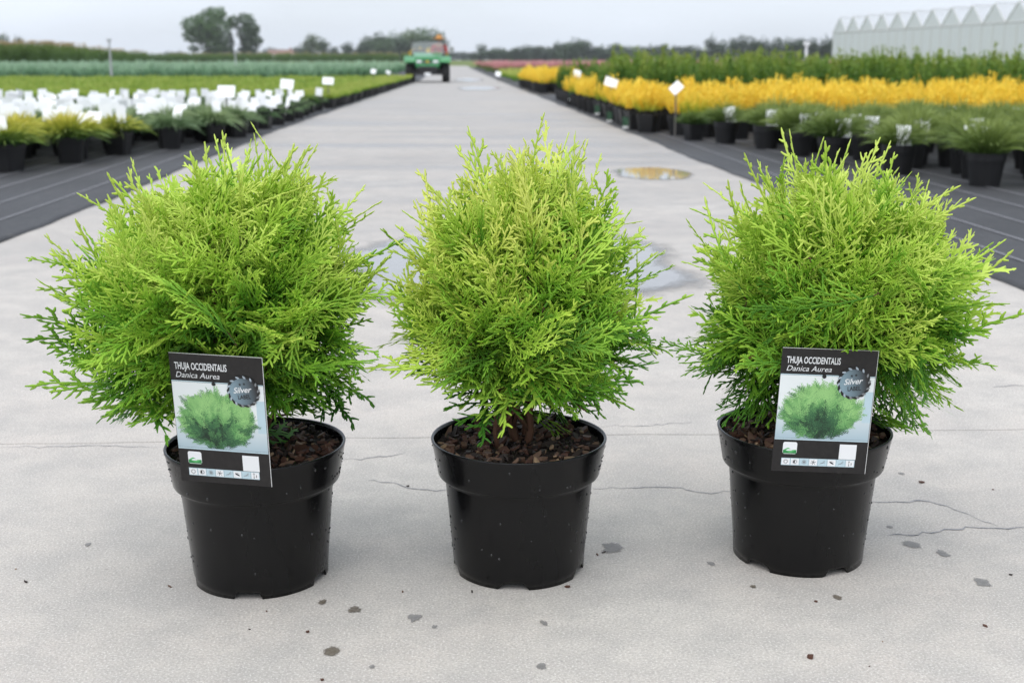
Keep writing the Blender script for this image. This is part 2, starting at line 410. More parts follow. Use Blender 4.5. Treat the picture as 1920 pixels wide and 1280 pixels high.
M['soil'] = plain('peat_soil', (.022, .014, .010), .95, .5, 120)
CHIPM = [plain('bark_chip_%s' % n_, c_, .7, .45, 90) for n_, c_ in (('red', (.085, .036, .022)), ('dark', (.028, .017, .013)), ('brown', (.125, .068, .042)), ('pale', (.26, .17, .10)))]
m = Mt('water_drop'); m.set(col=(.012, .012, .013), rough=.02, spec=.7); M['drop'] = m.m
WIDTH_HI = [spray(100+i, True, .120+.022*(i % 4), .049+.008*(i % 3), bow=(.8, 2.4) if i < 7 else None) for i in range(14)] + [spray(180+i, True, .12+.01*i, .017+.004*(i % 2)) for i in range(4)]
LO = [spray(200+i, False, .11+.014*(i % 5), .044+.006*(i % 3), .0022, .0108, bow=(.8, 2.4) if i < 5 else None) for i in range(10)]
HI_MESH = {}
def hi_mesh(i, gold):
    if (i, gold) not in HI_MESH and gold == 'dry':
        V, P, A = WIDTH_HI[i]; HI_MESH[(i, gold)] = mesh_from('spray', V*.62, P, M['dry'], True, A)
    if (i, gold) not in HI_MESH:
        V, P, A = WIDTH_HI[i]; HI_MESH[(i, gold)] = mesh_from('spray', V, P, M['thuja_gold' if gold else 'thuja'], True, A)
    return HI_MESH[(i, gold)]

# chips shared meshes
CHIPS = []
for k in range(12):
    r_ = np.random.default_rng(900+k); nn = 6
    an = np.sort(r_.uniform(0, 2*math.pi, nn)) ; an = np.linspace(0, 2*math.pi, nn, endpoint=False) + r_.uniform(-.35, .35, nn)
    lx, ly = r_.uniform(.005, .0095), r_.uniform(.0026, .005)
    rr = r_.uniform(.75, 1.1, nn); th_ = r_.uniform(.0008, .0018)
    top = np.stack([lx*rr*np.cos(an), ly*rr*np.sin(an), th_ + .12*(lx*rr*np.cos(an))**2*60 + r_.normal(0, .0003, nn)], 1); bot = top*np.array((.92, .92, 1)) - np.array((0, 0, 2*th_))
    ac = Acc(); j = np.arange(nn); jj = (j+1) % nn
    ac.add(np.concatenate([bot, top]), [(np.arange(nn)[::-1]).reshape(1, -1), (np.arange(nn)+nn).reshape(1, -1), np.stack([j, jj, jj+nn, j+nn], 1)])
    CHIPS.append(ac.mesh('bark_chip', CHIPM[[0,1,2,0,1,2,0,1,2,3,1,0][k]]))

RIM_Z = .1997; SOIL_Z = .185; PS = 1.04
def nursery_pot(parent, notch0):
    n_ = 120; a = Acc()
    an = np.arange(n_)*2*math.pi/n_
    notch = np.zeros(n_)
    for k in range(5):
        c = notch0 + k*2*math.pi/5; dd = np.abs((an-c+math.pi) % (2*math.pi)-math.pi)
        notch = np.maximum(notch, np.clip((.20-dd)/.035, 0, 1))
    zb = .0105*notch
    prof_o = [(.0930, None), (.0936, .013), (.0948, .03), (.1040, .132), (.1046, .139), (.1130, .1405), (.1140, .1425), (.1152, .150), (.1218, .185), (.1232, .1905), (.1225, .192)]
    prof_i = [(.1195, .1915), (.1188, .188), (.1125, .150), (.1020, .139), (.0925, .03), (.0905, None)]
    rows = []
    for r_, z in prof_o+prof_i:
        zz = zb if z is None else np.maximum(np.full(n_, z), zb + (.0005 if z < .02 else 0))
        rows.append(np.stack([r_*np.cos(an), r_*np.sin(an), zz], 1))
    V = np.concatenate(rows); i = np.arange(n_); j = (i+1) % n_; K = len(rows)
    Q = [np.stack([k*n_+i, k*n_+j, (k+1)*n_+j, (k+1)*n_+i], 1) for k in range(K-1)] + [np.stack([(K-1)*n_+i, (K-1)*n_+j, j, i], 1)]
    a.add(V, Q)
    pot = a.build('pot', M['pot'], parent, True)
    a = Acc(); a.lathe([(.0001, .012), (.091, .012), (.091, .015), (.0001, .015)], 48); a.build('pot_base', M['pot'], pot)
    # water drops cling to the outside wall
    a = Acc(); r_ = np.random.default_rng(int(abs(notch0)*1000)+3)
    for _ in range(120):
        th_ = r_.uniform(math.pi, 2*math.pi)
        if r_.random() < .75: th_ = r_.choice((math.pi+.12, 2*math.pi-.12)) + r_.normal(0, .28)
        z = r_.uniform(.03, .188) if r_.random() < .75 else r_.uniform(.135, .188)
        if .134 < z < .147: continue
        rad = np.interp(z, [.03, .132, .147, .185], [.0948, .1040, .1147, .1218])
        s = r_.uniform(.0006, .0017)*(1.2 if r_.random() < .2 else 1)
        el = r_.uniform(1.0, 1.9)
        nrm = np.array((math.cos(th_), math.sin(th_), 0)); tg = np.array((-math.sin(th_), math.cos(th_), 0)); up = np.array((0, 0, 1.0))
        c = nrm*(rad-.0001)+up*z
        V = [c+nrm*s*.75]; m_ = 8
        for lv, (q, h) in enumerate(((.62, .6), (1, 0))):
            for t in range(m_):
                al = 2*math.pi*t/m_; V.append(c+nrm*s*h+(tg*math.cos(al)+up*math.sin(al)*el)*s*q)
        t = np.arange(m_); t1 = (t+1) % m_
        a.add(V, [np.stack([np.zeros(m_, int), 1+t, 1+t1], 1), np.stack([1+t, 1+m_+t, 1+m_+t1, 1+t1], 1)])
    tag(a.build('water_drops', M['drop'], pot, True), kind='stuff')
    pot.scale = (PS, PS, PS)
    return pot

def bark_bed(parent, seed, z=.178, rad=.1135):
    r_ = np.random.default_rng(seed)
    a = Acc(); nr, na = 10, 48; V = [(0, 0, z+.004)]
    for i in range(1, nr+1):
        for j in range(na):
            q = rad*1.03*i/nr; t = 2*math.pi*j/na; V.append((q*math.cos(t), q*math.sin(t), z+.004*(1-i/nr)+r_.normal(0, .0015)))
    t = np.arange(na); t1 = (t+1) % na
    P = [np.stack([np.zeros(na, int), 1+t, 1+t1], 1)] + [np.stack([1+(k-1)*na+t, 1+k*na+t, 1+k*na+t1, 1+(k-1)*na+t1], 1) for k in range(1, nr)]
    a.add(V, P); soil = a.build('soil', M['soil'], parent)
    for k in range(290):
        q = rad*.97*math.sqrt(r_.random()); t = r_.uniform(0, 2*math.pi)
        s = r_.uniform(.7, 1.6)
        link('bark_chip', CHIPS[r_.integers(12)], soil, (q*math.cos(t), q*math.sin(t), z+.0045+r_.uniform(0, .005)), (r_.normal(0, .45), r_.normal(0, .45), r_.uniform(0, 6.28)), (s, s, s))
    a = Acc()
    for k in range(700):
        q = rad*math.sqrt(r_.random()); t = r_.uniform(0, 2*math.pi); L = r_.uniform(.001, .0035)
        a.box((q*math.cos(t), q*math.sin(t), z+.004+r_.uniform(0, .003)), (L*1.6, L*.6, L*.4), Matrix.Rotation(r_.uniform(0, 6.28), 3, 'Z') @ Matrix.Rotation(r_.normal(0, .5), 3, 'Y'))
    tag(a.build('bark_crumbs', CHIPM[1], soil), kind='stuff')
    soil.scale = (PS, PS, PS)
    return soil

def card_frame(corners, pot):
    # corner rays meet a steep plane that leans on the front of the pot rim
    TL, TR, BR, BL = corners
    nrm = Vector((-.06, -1, -.03)).normalized(); p0 = Vector((pot[0], pot[1]-.1325, RIM_Z))
    if pot[0] < 0: nrm = Vector((-.20, -1, -.15)).normalized(); p0.y -= .0045
    def hit(px):
        d = ray(*px); c = Vector((0, 0, CAM_H)); return c + d*((p0-c).dot(nrm)/d.dot(nrm))
    q = [hit(c) for c in (TL, TR, BR, BL)]
    u = ((q[1]-q[0])+(q[2]-q[3])).normalized(); v = nrm.cross(u).normalized()
    W = ((q[1]-q[0]).length+(q[2]-q[3]).length)/2; Hh = ((q[0]-q[3]).length+(q[1]-q[2]).length)/2
    c0 = (q[0]+q[1]+q[2]+q[3])/4; org = c0-u*W/2-v*Hh/2
    return u, v, nrm, org, W, Hh, c0
TAG_A = ([(311,661.5),(490,669.5),(511,914),(345,899)], (-.285, 1.700)); TAG_B = ([(1467.5,652),(1649,657),(1621,889),(1446,881)], (.522, 1.735))
def frame(g, nrm):
    g = g/np.linalg.norm(g); nrm = nrm - g*np.dot(nrm, g); nrm /= np.linalg.norm(nrm)+1e-9
    x = np.cross(nrm, g); return np.stack([x, nrm, g], 1)
def conifer(label, base, centre_px, outline, seed, gold_side, rot, droop=0., card=None):
    r_ = np.random.default_rng(seed)
    t = thing('potted_conifer', label, 'potted conifer', base, 0)
    nursery_pot(t, rot); bark_bed(t, seed+1)
    b = np.array(base)
    # crown centre above the pot, in local metres
    d = ray(*centre_px); k = (b[1]-.0)/d.y
    C = np.array((d.x*k, b[1], CAM_H+d.z*k)) - b
    depth = (b[1]*math.cos(YAW)*math.cos(TH) + .3*math.sin(TH)); pm = depth/F
    oa = np.array([o[0] for o in outline], float); orr = np.array([o[1] for o in outline], float)*pm
    oa = np.concatenate([oa-360, oa, oa+360]); orr = np.tile(orr, 3)
    rad_at = lambda deg: np.interp(deg, oa, orr)
    def radius(dv):
        el = math.degrees(math.asin(max(-1, min(1, dv[2])))); h = math.hypot(dv[0], dv[1])+1e-9
        w = .5+.5*dv[0]/h; w = w*w*(3-2*w)
        return rad_at(180-el)*(1-w) + rad_at(el % 360)*w
    # stems
    wood = Acc(); pts = []
    stems = []
    for s in range(4):
        az = r_.uniform(0, 6.28); o = np.array((math.cos(az), math.sin(az), 0))*.012*s
        top = C + np.array((math.cos(az), math.sin(az), 0))*.05 + np.array((0, 0, .02+.02*s))
        P = np.array([np.array((C[0]*.3, 0, SOIL_Z-.01))+o + (top-o-np.array((C[0]*.3, 0, SOIL_Z-.01)))*u + np.array((r_.normal(0, .004), r_.normal(0, .004), 0))*(0 < u < 1) for u in np.linspace(0, 1, 9)])
        wood.tube(P, np.linspace(.0075-.0012*s, .003, 9), 7); stems.append(P); pts.append(P)
    for l in range(34):
        S = stems[r_.integers(4)]; u = r_.uniform(.15, .95); p0 = S[int(u*8)]
        dv = r_.normal(0, 1, 3); dv[2] = abs(dv[2])*.9+.1 if u > .4 else dv[2]*.3; dv /= np.linalg.norm(dv)
        p1 = C + dv*radius(dv)*r_.uniform(.45, .62)
        mid = (p0+p1)/2 + np.array((0, 0, -.012)) + r_.normal(0, .006, 3)
        s = np.linspace(0, 1, 7)[:, None]; P = p0*(1-s)**2 + 2*mid*s*(1-s) + p1*s**2
        wood.tube(P, np.linspace(.0034, .0013, 7), 5); pts.append(P[1:])
    anchors = np.concatenate(pts)
    cd = np.array((-b[0], -b[1], CAM_H))-C; cd /= np.linalg.norm(cd)
    hi_list, lo = [], Acc()
    def blocked(W_):
        if card is None: return False
        q = (W_+b-np.array(card[3])) @ np.stack([np.array(k) for k in card[:3]], 1)
        return bool(((q[:, 0] > .004) & (q[:, 0] < card[4]-.003) & (q[:, 1] > .0) & (q[:, 1] < card[5]-.002) & (q[:, 2] > -.004)).any())
    def place(dv, f, low, jit=.22, tries=0, pick=None, hang=False):
        el = math.degrees(math.asin(dv[2])); o = dv.copy()
        tip = C + dv*radius(dv)*f
        if el < -12 and not hang: tip[2] += .02
        up = np.array((0, 0, 1.0)); hor = np.array((dv[0], dv[1], 0.0)); hor /= np.linalg.norm(hor)+1e-9
        wu = np.interp(el, [-60, -30, 0, 30, 60, 90], [-.45-droop, -.10-droop, .40, .85, 1.12, 1.35])
        wo = np.interp(el, [-60, 0, 60, 90], [1, 1, .62, .35])
        side = np.cross(up, hor)
        g = hor*wo*(1 if el < 75 else .5) + up*wu + side*r_.normal(0, 0 if hang else .34) + r_.normal(0, jit, 3); g /= np.linalg.norm(g)
        nrm = up*r_.uniform(.1, .8) + side*r_.normal(0, .9) + hor*r_.uniform(-.3, .5)
        if el < -12: nrm = up*r_.uniform(.6, 1) + hor*r_.uniform(.0, .5) + side*r_.normal(0, .40)
        elif el < 40 and r_.random() < .6: nrm = hor*r_.uniform(.6, 1) + up*r_.uniform(-.1, .5) + side*r_.normal(0, .5)
        hrad = math.hypot(tip[0], tip[1])
        if hrad < .14 and tip[2] < RIM_Z+.03:
            if not hang: return
            tip[2] = RIM_Z+r_.uniform(.0, .05)
        if tip[2] < .07: return
        gold = r_.random() < .5+.5*max(-1, min(1, gold_side*dv[0]*1.4)) if gold_side else False
        hv = (5 if low else 7); i = int(r_.integers(hv))+(0 if el < -12 else hv) if pick is None else pick; V, P, A = (LO if low else WIDTH_HI)[i]
        Ls = V[:, 2].max(); sc = r_.uniform(.82, 1.28)*(1.15 if pick else 1)
        basep = tip - g*Ls*sc
        hb = math.hypot(basep[0], basep[1])
        if hb < .13 and basep[2] < RIM_Z-.01: basep[2] = RIM_Z
        Mx = frame(g, nrm)
        if blocked((V*sc) @ Mx.T + basep):
            if tries < 5: place(dv, f-.10, low, jit, tries+1, pick, hang)
            return
        db = basep-C; nb_ = np.linalg.norm(db)+1e-6
        if nb_ > radius(db/nb_)*.92 and not hang:
            if tries < 5: place(dv, f-.06, low, jit, tries+1, pick, hang)
            return
        near = anchors[np.argmin(((anchors-basep)**2).sum(1))]
        if np.linalg.norm(near-basep) > .10: return
        s = np.linspace(0, 1, 4)[:, None]; q = near*(1-s)**2 + 2*(basep-g*.02)*s*(1-s) + basep*s**2
        wood.tube(q, (.0013, .0012, .0011, .0010), 3, False)
        if low: lo.add((V*sc) @ Mx.T + basep, P, A)
        else:
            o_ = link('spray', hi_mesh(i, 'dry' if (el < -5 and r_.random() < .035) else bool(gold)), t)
            m4 = Matrix(Mx.tolist()).to_4x4() @ Matrix.Diagonal((sc, sc, sc, 1)); m4.translation = Vector(basep); o_.matrix_local = m4
    # shell of sprays (golden spiral) then inner fill
    # plumes: sprays gather round limb tips, so the crown breaks into tufts with shaded gaps between
    KC = 50; ga = math.pi*(3-math.sqrt(5)); cl = []
    for i in range(KC):
        z = 1-1.72*(i+.5)/KC; h = math.sqrt(max(0, 1-z*z)); dv = np.array((h*math.cos(i*ga+seed), h*math.sin(i*ga+seed), z)) + r_.normal(0, .10, 3); cl.append(dv/np.linalg.norm(dv))
    cl = np.array(cl); clf = r_.uniform(.93, 1.09, KC)
    NS = 470; cand = []
    for i in range(NS):
        z = 1-1.76*(i+.5)/NS; h = math.sqrt(max(0, 1-z*z)); dv = np.array((h*math.cos(i*ga), h*math.sin(i*ga), z)) + r_.normal(0, .05, 3); dv /= np.linalg.norm(dv)
        k = int(np.argmax(cl @ dv)); gap = math.acos(min(1, float(cl[k] @ dv))); dv = dv*.72+cl[k]*.28; dv /= np.linalg.norm(dv)
        cand.append((np.dot(dv, cd), dv, clf[k]-.27*min(1, gap/.32)**1.5-abs(r_.normal(0, .06))))
    cand.sort(key=lambda c: -c[0])
    nh = 0
    for sc_, dv, f in cand:
        place(dv, f, nh >= 244); nh += 1
    for i in range(12):
        az = r_.uniform(0, 6.28); el = r_.uniform(-1.35, -.75); dv = np.array((math.cos(az)*math.cos(el), math.sin(az)*math.cos(el), math.sin(el)))
        place(dv, r_.uniform(.75, 1.05), i % 3 == 1, .3, 0, None, True)
    # single leading shoots stand clear of the crown
    for i in range(62):
        dv = np.array((r_.normal(0, .75), r_.normal(0, .6)-.1, max(.3, r_.normal(.6, .35)))); dv /= np.linalg.norm(dv)
        if dv @ cd > .45: continue
        place(dv, r_.uniform(1.0, 1.12), False, .18, 0, 14+int(r_.integers(4)))
    for i in range(180):
        dv = r_.normal(0, 1, 3); dv /= np.linalg.norm(dv)
        if dv[2] < -.72: continue
        place(dv, r_.uniform(.55, .88), True)
    wood.build('stems', M['bark'], t, True)
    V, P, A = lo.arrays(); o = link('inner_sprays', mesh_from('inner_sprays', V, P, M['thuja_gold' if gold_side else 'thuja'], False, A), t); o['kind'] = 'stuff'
    return t
OL = [(0, 302),(15, 310),(30, 312),(45, 312),(60, 312),(75, 300),(90, 278),(105, 278),(120, 283),(135, 300),(150, 312),(165, 322),(180, 325),(195, 347),(210, 322),(225, 334),(240, 337),(255, 287),(270, 257),(285, 272),(300, 294),(315, 319),(330, 324),(345, 314)]
OM = [(0, 287),(15, 268),(30, 260),(45, 265),(60, 300),(75, 318),(90, 320),(105, 300),(120, 285),(135, 274),(150, 245),(165, 253),(180, 287),(195, 293),(210, 260),(225, 227),(240, 215),(255, 215),(270, 215),(285, 225),(300, 270),(315, 310),(330, 307),(345, 315)]
OR = [(0, 318),(15, 310),(30, 295),(45, 285),(60, 285),(75, 295),(90, 295),(105, 285),(120, 306),(135, 310),(150, 295),(165, 285),(180, 292),(195, 325),(210, 345),(225, 360),(240, 340),(255, 280),(270, 260),(285, 300),(300, 345),(315, 372),(330, 347),(345, 325)]
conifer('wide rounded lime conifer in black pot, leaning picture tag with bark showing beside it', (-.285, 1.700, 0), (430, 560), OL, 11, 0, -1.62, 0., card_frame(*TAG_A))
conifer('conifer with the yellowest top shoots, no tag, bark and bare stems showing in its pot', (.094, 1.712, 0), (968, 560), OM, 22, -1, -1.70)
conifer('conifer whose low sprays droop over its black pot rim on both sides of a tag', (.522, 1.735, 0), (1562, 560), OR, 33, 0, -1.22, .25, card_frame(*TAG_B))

# ------------------------------------------------------------------ picture tags on the pots
m = Mt('card_black'); p = m.pos(obj=True); m.set(col=m.mix(m.rng(m.noise(p, 120, 3), .4, .7), (.008, .007, .0075), (.014, .012, .012)), rough=.35); M['card'] = m.m
M['card_edge'] = plain('card_edge', (.75, .75, .74), .6)
M['ink_white'] = plain('ink_white', (.82, .83, .84), .45, .03)
M['ink_black'] = plain('ink_black', (.012, .012, .013), .4)
M['ink_blue'] = plain('ink_pale_blue', (.50, .64, .70), .45, .05)
M['ink_green'] = plain('ink_green', (.03, .26, .07), .45, .1)
M['ink_green2'] = plain('ink_green_light', (.12, .48, .16), .45, .1)
M['ink_grey'] = plain('ink_grey', (.22, .23, .24), .45, .1)
M['ink_silver'] = plain('ink_silver', (.38, .44, .50), .3, .1)
m = Mt('badge_disc'); g = m.n('ShaderNodeTexGradient'); mp_ = m.pos((14, -9, 1), (0, 0, .3), obj=True)
m.l(mp_, g.inputs['Vector']); sep = m.n('ShaderNodeSeparateXYZ'); m.l(mp_, sep.inputs[0])
m.set(col=m.mix(m.rng(sep.outputs['X'], -.28, .24), (.26, .38, .45), (.025, .024, .026)), rough=.3); M['badge'] = m.m
m = Mt('picture_ground'); sep = m.n('ShaderNodeSeparateXYZ'); m.l(m.pos(obj=True), sep.inputs[0])
m.set(col=m.mix(m.rng(sep.outputs['Y'], .05, .10), (.40, .52, .58), (.78, .82, .82)), rough=.35); M['pic_bg'] = m.m
m = Mt('picture_ink'); at_ = m.n('ShaderNodeAttribute', attribute_name='tip').outputs['Fac']
cr = m.n('ShaderNodeValToRGB'); el = cr.color_ramp.elements; el.new(.4); el.new(.7)
for e, (p_, c_) in zip(el, ((0, (.012, .035, .02)), (.35, (.04, .14, .06)), (.7, (.16, .42, .13)), (1, (.36, .66, .24)))): e.position = p_; e.color = (*c_, 1)
m.l(at_, cr.inputs[0]); m.set(col=cr.outputs[0], rough=.35); M['pic_ink'] = m.m
def lettering(name, text, mat, parent, x, y, z, h, w=None, shear=0, bold=0, rot=0):
    cu = bpy.data.curves.new(name, 'FONT'); cu.body = text; cu.size = 1; cu.shear = shear; cu.offset = bold; cu.resolution_u = 3
    tmp = bpy.data.objects.new('tmp', cu); COL.objects.link(tmp)
    me = bpy.data.meshes.new_from_object(tmp.evaluated_get(bpy.context.evaluated_depsgraph_get()))
    bpy.data.objects.remove(tmp); bpy.data.curves.remove(cu)
    V = np.zeros(len(me.vertices)*3); me.vertices.foreach_get('co', V); V = V.reshape(-1, 3)
    V[:, 0] -= V[:, 0].min(); cap = .70
    sy = h/cap; sx = sy if w is None else w/V[:, 0].max()
    V[:, 0] *= sx; V[:, 1] *= sy; me.vertices.foreach_set('co', V.ravel()); me.update()
    me.name = name; me.materials.clear(); me.materials.append(mat)
    return link(name, me, parent, (x, y, z), (0, 0, rot))
def disc(cx, cy, r, z, n=32): return [(cx+r*math.cos(2*math.pi*i/n), cy+r*math.sin(2*math.pi*i/n), z) for i in range(n)]
def rect(x0, y0, x1, y1, z): return [(x0, y0, z), (x1, y0, z), (x1, y1, z), (x0, y1, z)]
def plant_tag(label, corners, pot, seed):
    u, v, nrm, org, W, Hh, c0 = card_frame(corners, pot)
    t = link('plant_tag', None); t.empty_display_size = .05; tag(t, label, 'plant tag', 'picture tags on the conifer pots')
    m4 = Matrix((u, v, nrm)).transposed().to_4x4(); m4.translation = org; t.matrix_world = m4
    X = lambda k: k*W
    Y = lambda k: (1-k)*Hh
    a = Acc(); a.box((W/2, Hh/2, -.0004), (W, Hh, .0007)); cd_ = a.build('card', M['card'], t)
    a = Acc(); e = .0005; a.box((W-e*.3, Hh/2, -.0004), (e*1.2, Hh*.999, .0009)); a.box((W/2, Hh-e*.2, -.0004), (W*.996, e, .0009)); a.build('cut_edge', M['card_edge'], cd_)
    z1 = .0003
    pic = Acc(); pic.poly(rect(0.0006, Y(.725), W-.0012, Y(.215), z1)); po = pic.build('picture', M['pic_bg'], t)
    for y0_, y1_ in ((.213, .206), (.738, .727)): a = Acc(); a.poly(rect(.0006, Y(y0_), W-.0012, Y(y1_), z1)); a.build('blue_rule', M['ink_blue'], t)
    r_ = np.random.default_rng(seed); a = Acc(); cx, cy = X(.46), Y(.50); rx, ry = X(.43), (Y(.22)-Y(.72))*.53
    n_ = 720
    for k in range(n_):
        f = k/n_; rr_ = math.sqrt(r_.random())*.80; th_ = r_.uniform(0, 6.28)
        px_, py_ = rr_*math.cos(th_), rr_*math.sin(th_)
        V, P, A = LO[int(r_.integers(10))]; V = V.copy(); V[:, 1] = 0; s = .155*r_.uniform(.7, 1.2)
        ang = math.atan2(px_, max(.15, py_+.75)) + r_.normal(0, .5)
        ca, sa = math.cos(ang), math.sin(ang); xx = V[:, 0]*s*ca+V[:, 2]*s*sa; yy = -V[:, 0]*s*sa+V[:, 2]*s*ca
        G = np.stack([cx+px_*rx+xx-.006*sa, cy+py_*ry*.9+yy-.012*ca, np.full(len(V), z1+.00008+.0003*f)], 1)
        G[:, 0] = np.clip(G[:, 0], .0012, W-.002); G[:, 1] = np.clip(G[:, 1], Y(.722), Y(.218))
        dark = math.exp(-((px_*.95+.05)**2+(py_+.35)**2)*3.2)
        val = np.clip(.72+.18*py_-.80*dark+r_.normal(0, .22)+.4*(A-.5)+(.2 if f > .8 else 0), 0, 1)
        a.add(G, P, val)
    a.build('printed_bush', M['pic_ink'], po)
    a = Acc(); a.poly(rect(X(.90), Y(.58), W-.0013, Y(.33), z1+.00003)); a.build('printed_hedge', M['ink_blue'], po)
    zt = z1+.0005
    lettering('title_lettering', 'THUJA OCCIDENTALIS', M['ink_white'], t, X(.055), Y(.118), zt, .052*Hh, X(.56), 0, .018)
    lettering('variety_lettering', 'Danica Aurea', M['ink_white'], t, X(.06), Y(.180), zt, .043*Hh, X(.47), .28, -.002)
    # rosette badge
    bx, by, br = X(.775), Y(.262), X(.172)
    a = Acc(); n_ = 144; P = []
    for i in range(n_):
        th_ = 2*math.pi*i/n_; q = br*(1+.035*math.cos(14*th_)); P.append((q*math.cos(th_), q*math.sin(th_), 0))
    a.prism(P, (0, 0, .0003)); bo = a.build('badge', M['ink_black'], t); bo.location = (bx, by, zt)
    for k in range(14):
        th_ = 2*math.pi*(k+.25)/14; a = Acc(); q = []
        for i in range(12):
            al = 2*math.pi*i/12; q.append((br*.93*math.cos(th_)+br*.135*math.cos(al)*math.cos(th_+.8)-br*.062*math.sin(al)*math.sin(th_+.8), br*.93*math.sin(th_)+br*.135*math.cos(al)*math.sin(th_+.8)+br*.062*math.sin(al)*math.cos(th_+.8), .0004))
        a.poly(q); a.build('scallop', M['ink_silver'] if math.cos(th_-2.6) > -.2 else M['ink_grey'], bo)
    a = Acc(); a.poly(disc(0, 0, br*.86, .0005, 64)); a.build('disc', M['badge'], bo)
    a = Acc()
    for k in range(60): a.poly(disc(br*.80*math.cos(k*math.pi/30), br*.80*math.sin(k*math.pi/30), br*.014, .0006, 6))
    a.build('dotted_ring', M['ink_black'], bo)
    a = Acc()
    for sx_ in (-.20, .06):
        q = [(br*(sx_+.02)+br*(.11 if i % 2 == 0 else .045)*math.cos(math.pi/2+i*math.pi/5), br*(.46+.2*(sx_+.2))+br*(.11 if i % 2 == 0 else .045)*math.sin(math.pi/2+i*math.pi/5), .0006) for i in range(10)]
        c_ = np.mean(q, 0); V = [tuple(c_)]+q; a.add(V, [np.array([(0, 1+i, 1+(i+1) % 10) for i in range(10)])])
    a.build('star', M['ink_black'], bo)
    lettering('silver_lettering', 'Silver', M['ink_white'], bo, -br*.60, -br*.12, .0008, br*.36, br*1.16, .35, .012, .12)
    lettering('label_lettering', 'LABEL', M['ink_black'], bo, -br*.34, -br*.50, .0007, br*.27, br*.80, 0, .02, .10)
    a = Acc(); a.poly(disc(X(.46), Y(.217), X(.022), zt+.0003, 20)); a.build('hole', M['ink_black'], t)
    # hill emblem
    lx0, lx1, ly0, ly1 = X(.10), X(.25), Y(.855), Y(.757)
    def rrect(x0, y0, x1, y1, r0, z):
        out = []
        for cx_, cy_, a0 in ((x1-r0, y0+r0, -90), (x1-r0, y1-r0, 0), (x0+r0, y1-r0, 90), (x0+r0, y0+r0, 180)):
            for k in range(6): al = R(a0+18*k); out.append((cx_+r0*math.cos(al), cy_+r0*math.sin(al), z))
        return out
    a = Acc(); a.poly(rrect(lx0, ly0, lx1, ly1, X(.022), z1)); em = a.build('emblem', M['ink_white'], t)
    w_, h_ = lx1-lx0, ly1-ly0
    def hills(mat, f, z):
        a = Acc(); xs = np.linspace(.03, .97, 24); T = [(lx0+w_*x, ly0+h_*f(x), z) for x in xs]; B = [(lx0+w_*x, ly0+h_*.05, z) for x in xs]
        i = np.arange(23); a.add(B+T, [np.stack([i, i+1, 25+i, 24+i], 1)]); a.build('hill', mat, em)
    hills(M['ink_green2'], lambda x: .30+.24*math.exp(-((x-.42)/.2)**2)+.06*math.sin(9*x), z1+.0001)
    hills(M['ink_green'], lambda x: .22+.10*math.sin(7*x+1), z1+.0003)
    a = Acc(); a.poly([(lx0+w_*(.45+.20*math.cos(k*math.pi/12)), ly0+h_*(.28+.13*math.sin(k*math.pi/12)), z1+.0002) for k in range(13)]); a.build('white_arc', M['ink_white'], em)
    a = Acc(); a.poly(rect(X(.70), Y(.885), X(.88), Y(.762), z1)); a.build('white_square', M['ink_white'], t)
    # row of care symbols
    n_ = 8; x0, x1 = X(.095), X(.875); cw = (x1-x0)/n_; yb, yt = Y(.948), Y(.888)
    for k in range(n_):
        a = Acc(); xa = x0+k*cw; a.poly(rect(xa+.0001, yb, xa+cw-.0001, yt, z1+.00005)); ic = a.build('care_symbol', M['ink_blue'], t)
        cx_, cy_ = xa+cw/2, (yb+yt)/2; s = (yt-yb)*.34
        if k in (0, 1, 3, 5, 7): a = Acc(); a.poly(rect(xa+.0009, yb+.0009, xa+cw-.0009, yt-.0009, z1+.0001)); a.build('white_cell', M['ink_white'], ic)
        a = Acc(); z_ = z1+.0002
        def line(p, q, w=.0004):
            p = np.array(p); q = np.array(q); d_ = (q-p)/np.linalg.norm(q-p); nn = np.array((-d_[1], d_[0]))*w/2
            a.poly([(*(p+nn), z_), (*(q+nn), z_), (*(q-nn), z_), (*(p-nn), z_)][::-1])
        def circ(r1, w=.0005):
            n2 = 20; i = np.arange(n2); j = (i+1) % n2
            a.add(disc(cx_, cy_, r1, z_, n2)+disc(cx_, cy_, r1-w, z_, n2), [np.stack([i, j, j+n2, i+n2], 1)])
        if k in (0, 1, 2):
            circ(s*.72)
            for q in range(12): al = q*math.pi/6; line((cx_+s*.8*math.cos(al), cy_+s*.8*math.sin(al)), (cx_+s*1.05*math.cos(al), cy_+s*1.05*math.sin(al)), .0003)
            if k == 1: a.poly([(cx_+s*.55*math.cos(math.pi/2+math.pi*q/10), cy_+s*.55*math.sin(math.pi/2+math.pi*q/10), z_) for q in range(11)])
            if k == 2: a.poly(disc(cx_, cy_, s*.4, z_, 16))
        elif k == 3:
            for q in range(3): al = q*math.pi/3+.26; line((cx_-s*math.cos(al), cy_-s*math.sin(al)), (cx_+s*math.cos(al), cy_+s*math.sin(al)), .0006)
        elif k in (4, 6):
            line((cx_-s, cy_-s*.6), (cx_+s, cy_+s*.5)); line((cx_-s*.8, cy_-s*.2), (cx_+s, cy_-s*.1)); line((cx_-s*.2, cy_-s*.5), (cx_+s*.8, cy_+s*.9))
        elif k == 5:
            a.poly([(cx_+s*.95*math.cos(t_)*.9-s*.3*math.sin(t_)*.45, cy_-s*.95*math.cos(t_)*.5-s*.3*math.sin(t_)*.9, z_) for t_ in np.linspace(0, 2*math.pi, 20, endpoint=False)]); line((cx_-s*.3, cy_+s*.7), (cx_+s*.8, cy_+s*.4), .0003)
        else:
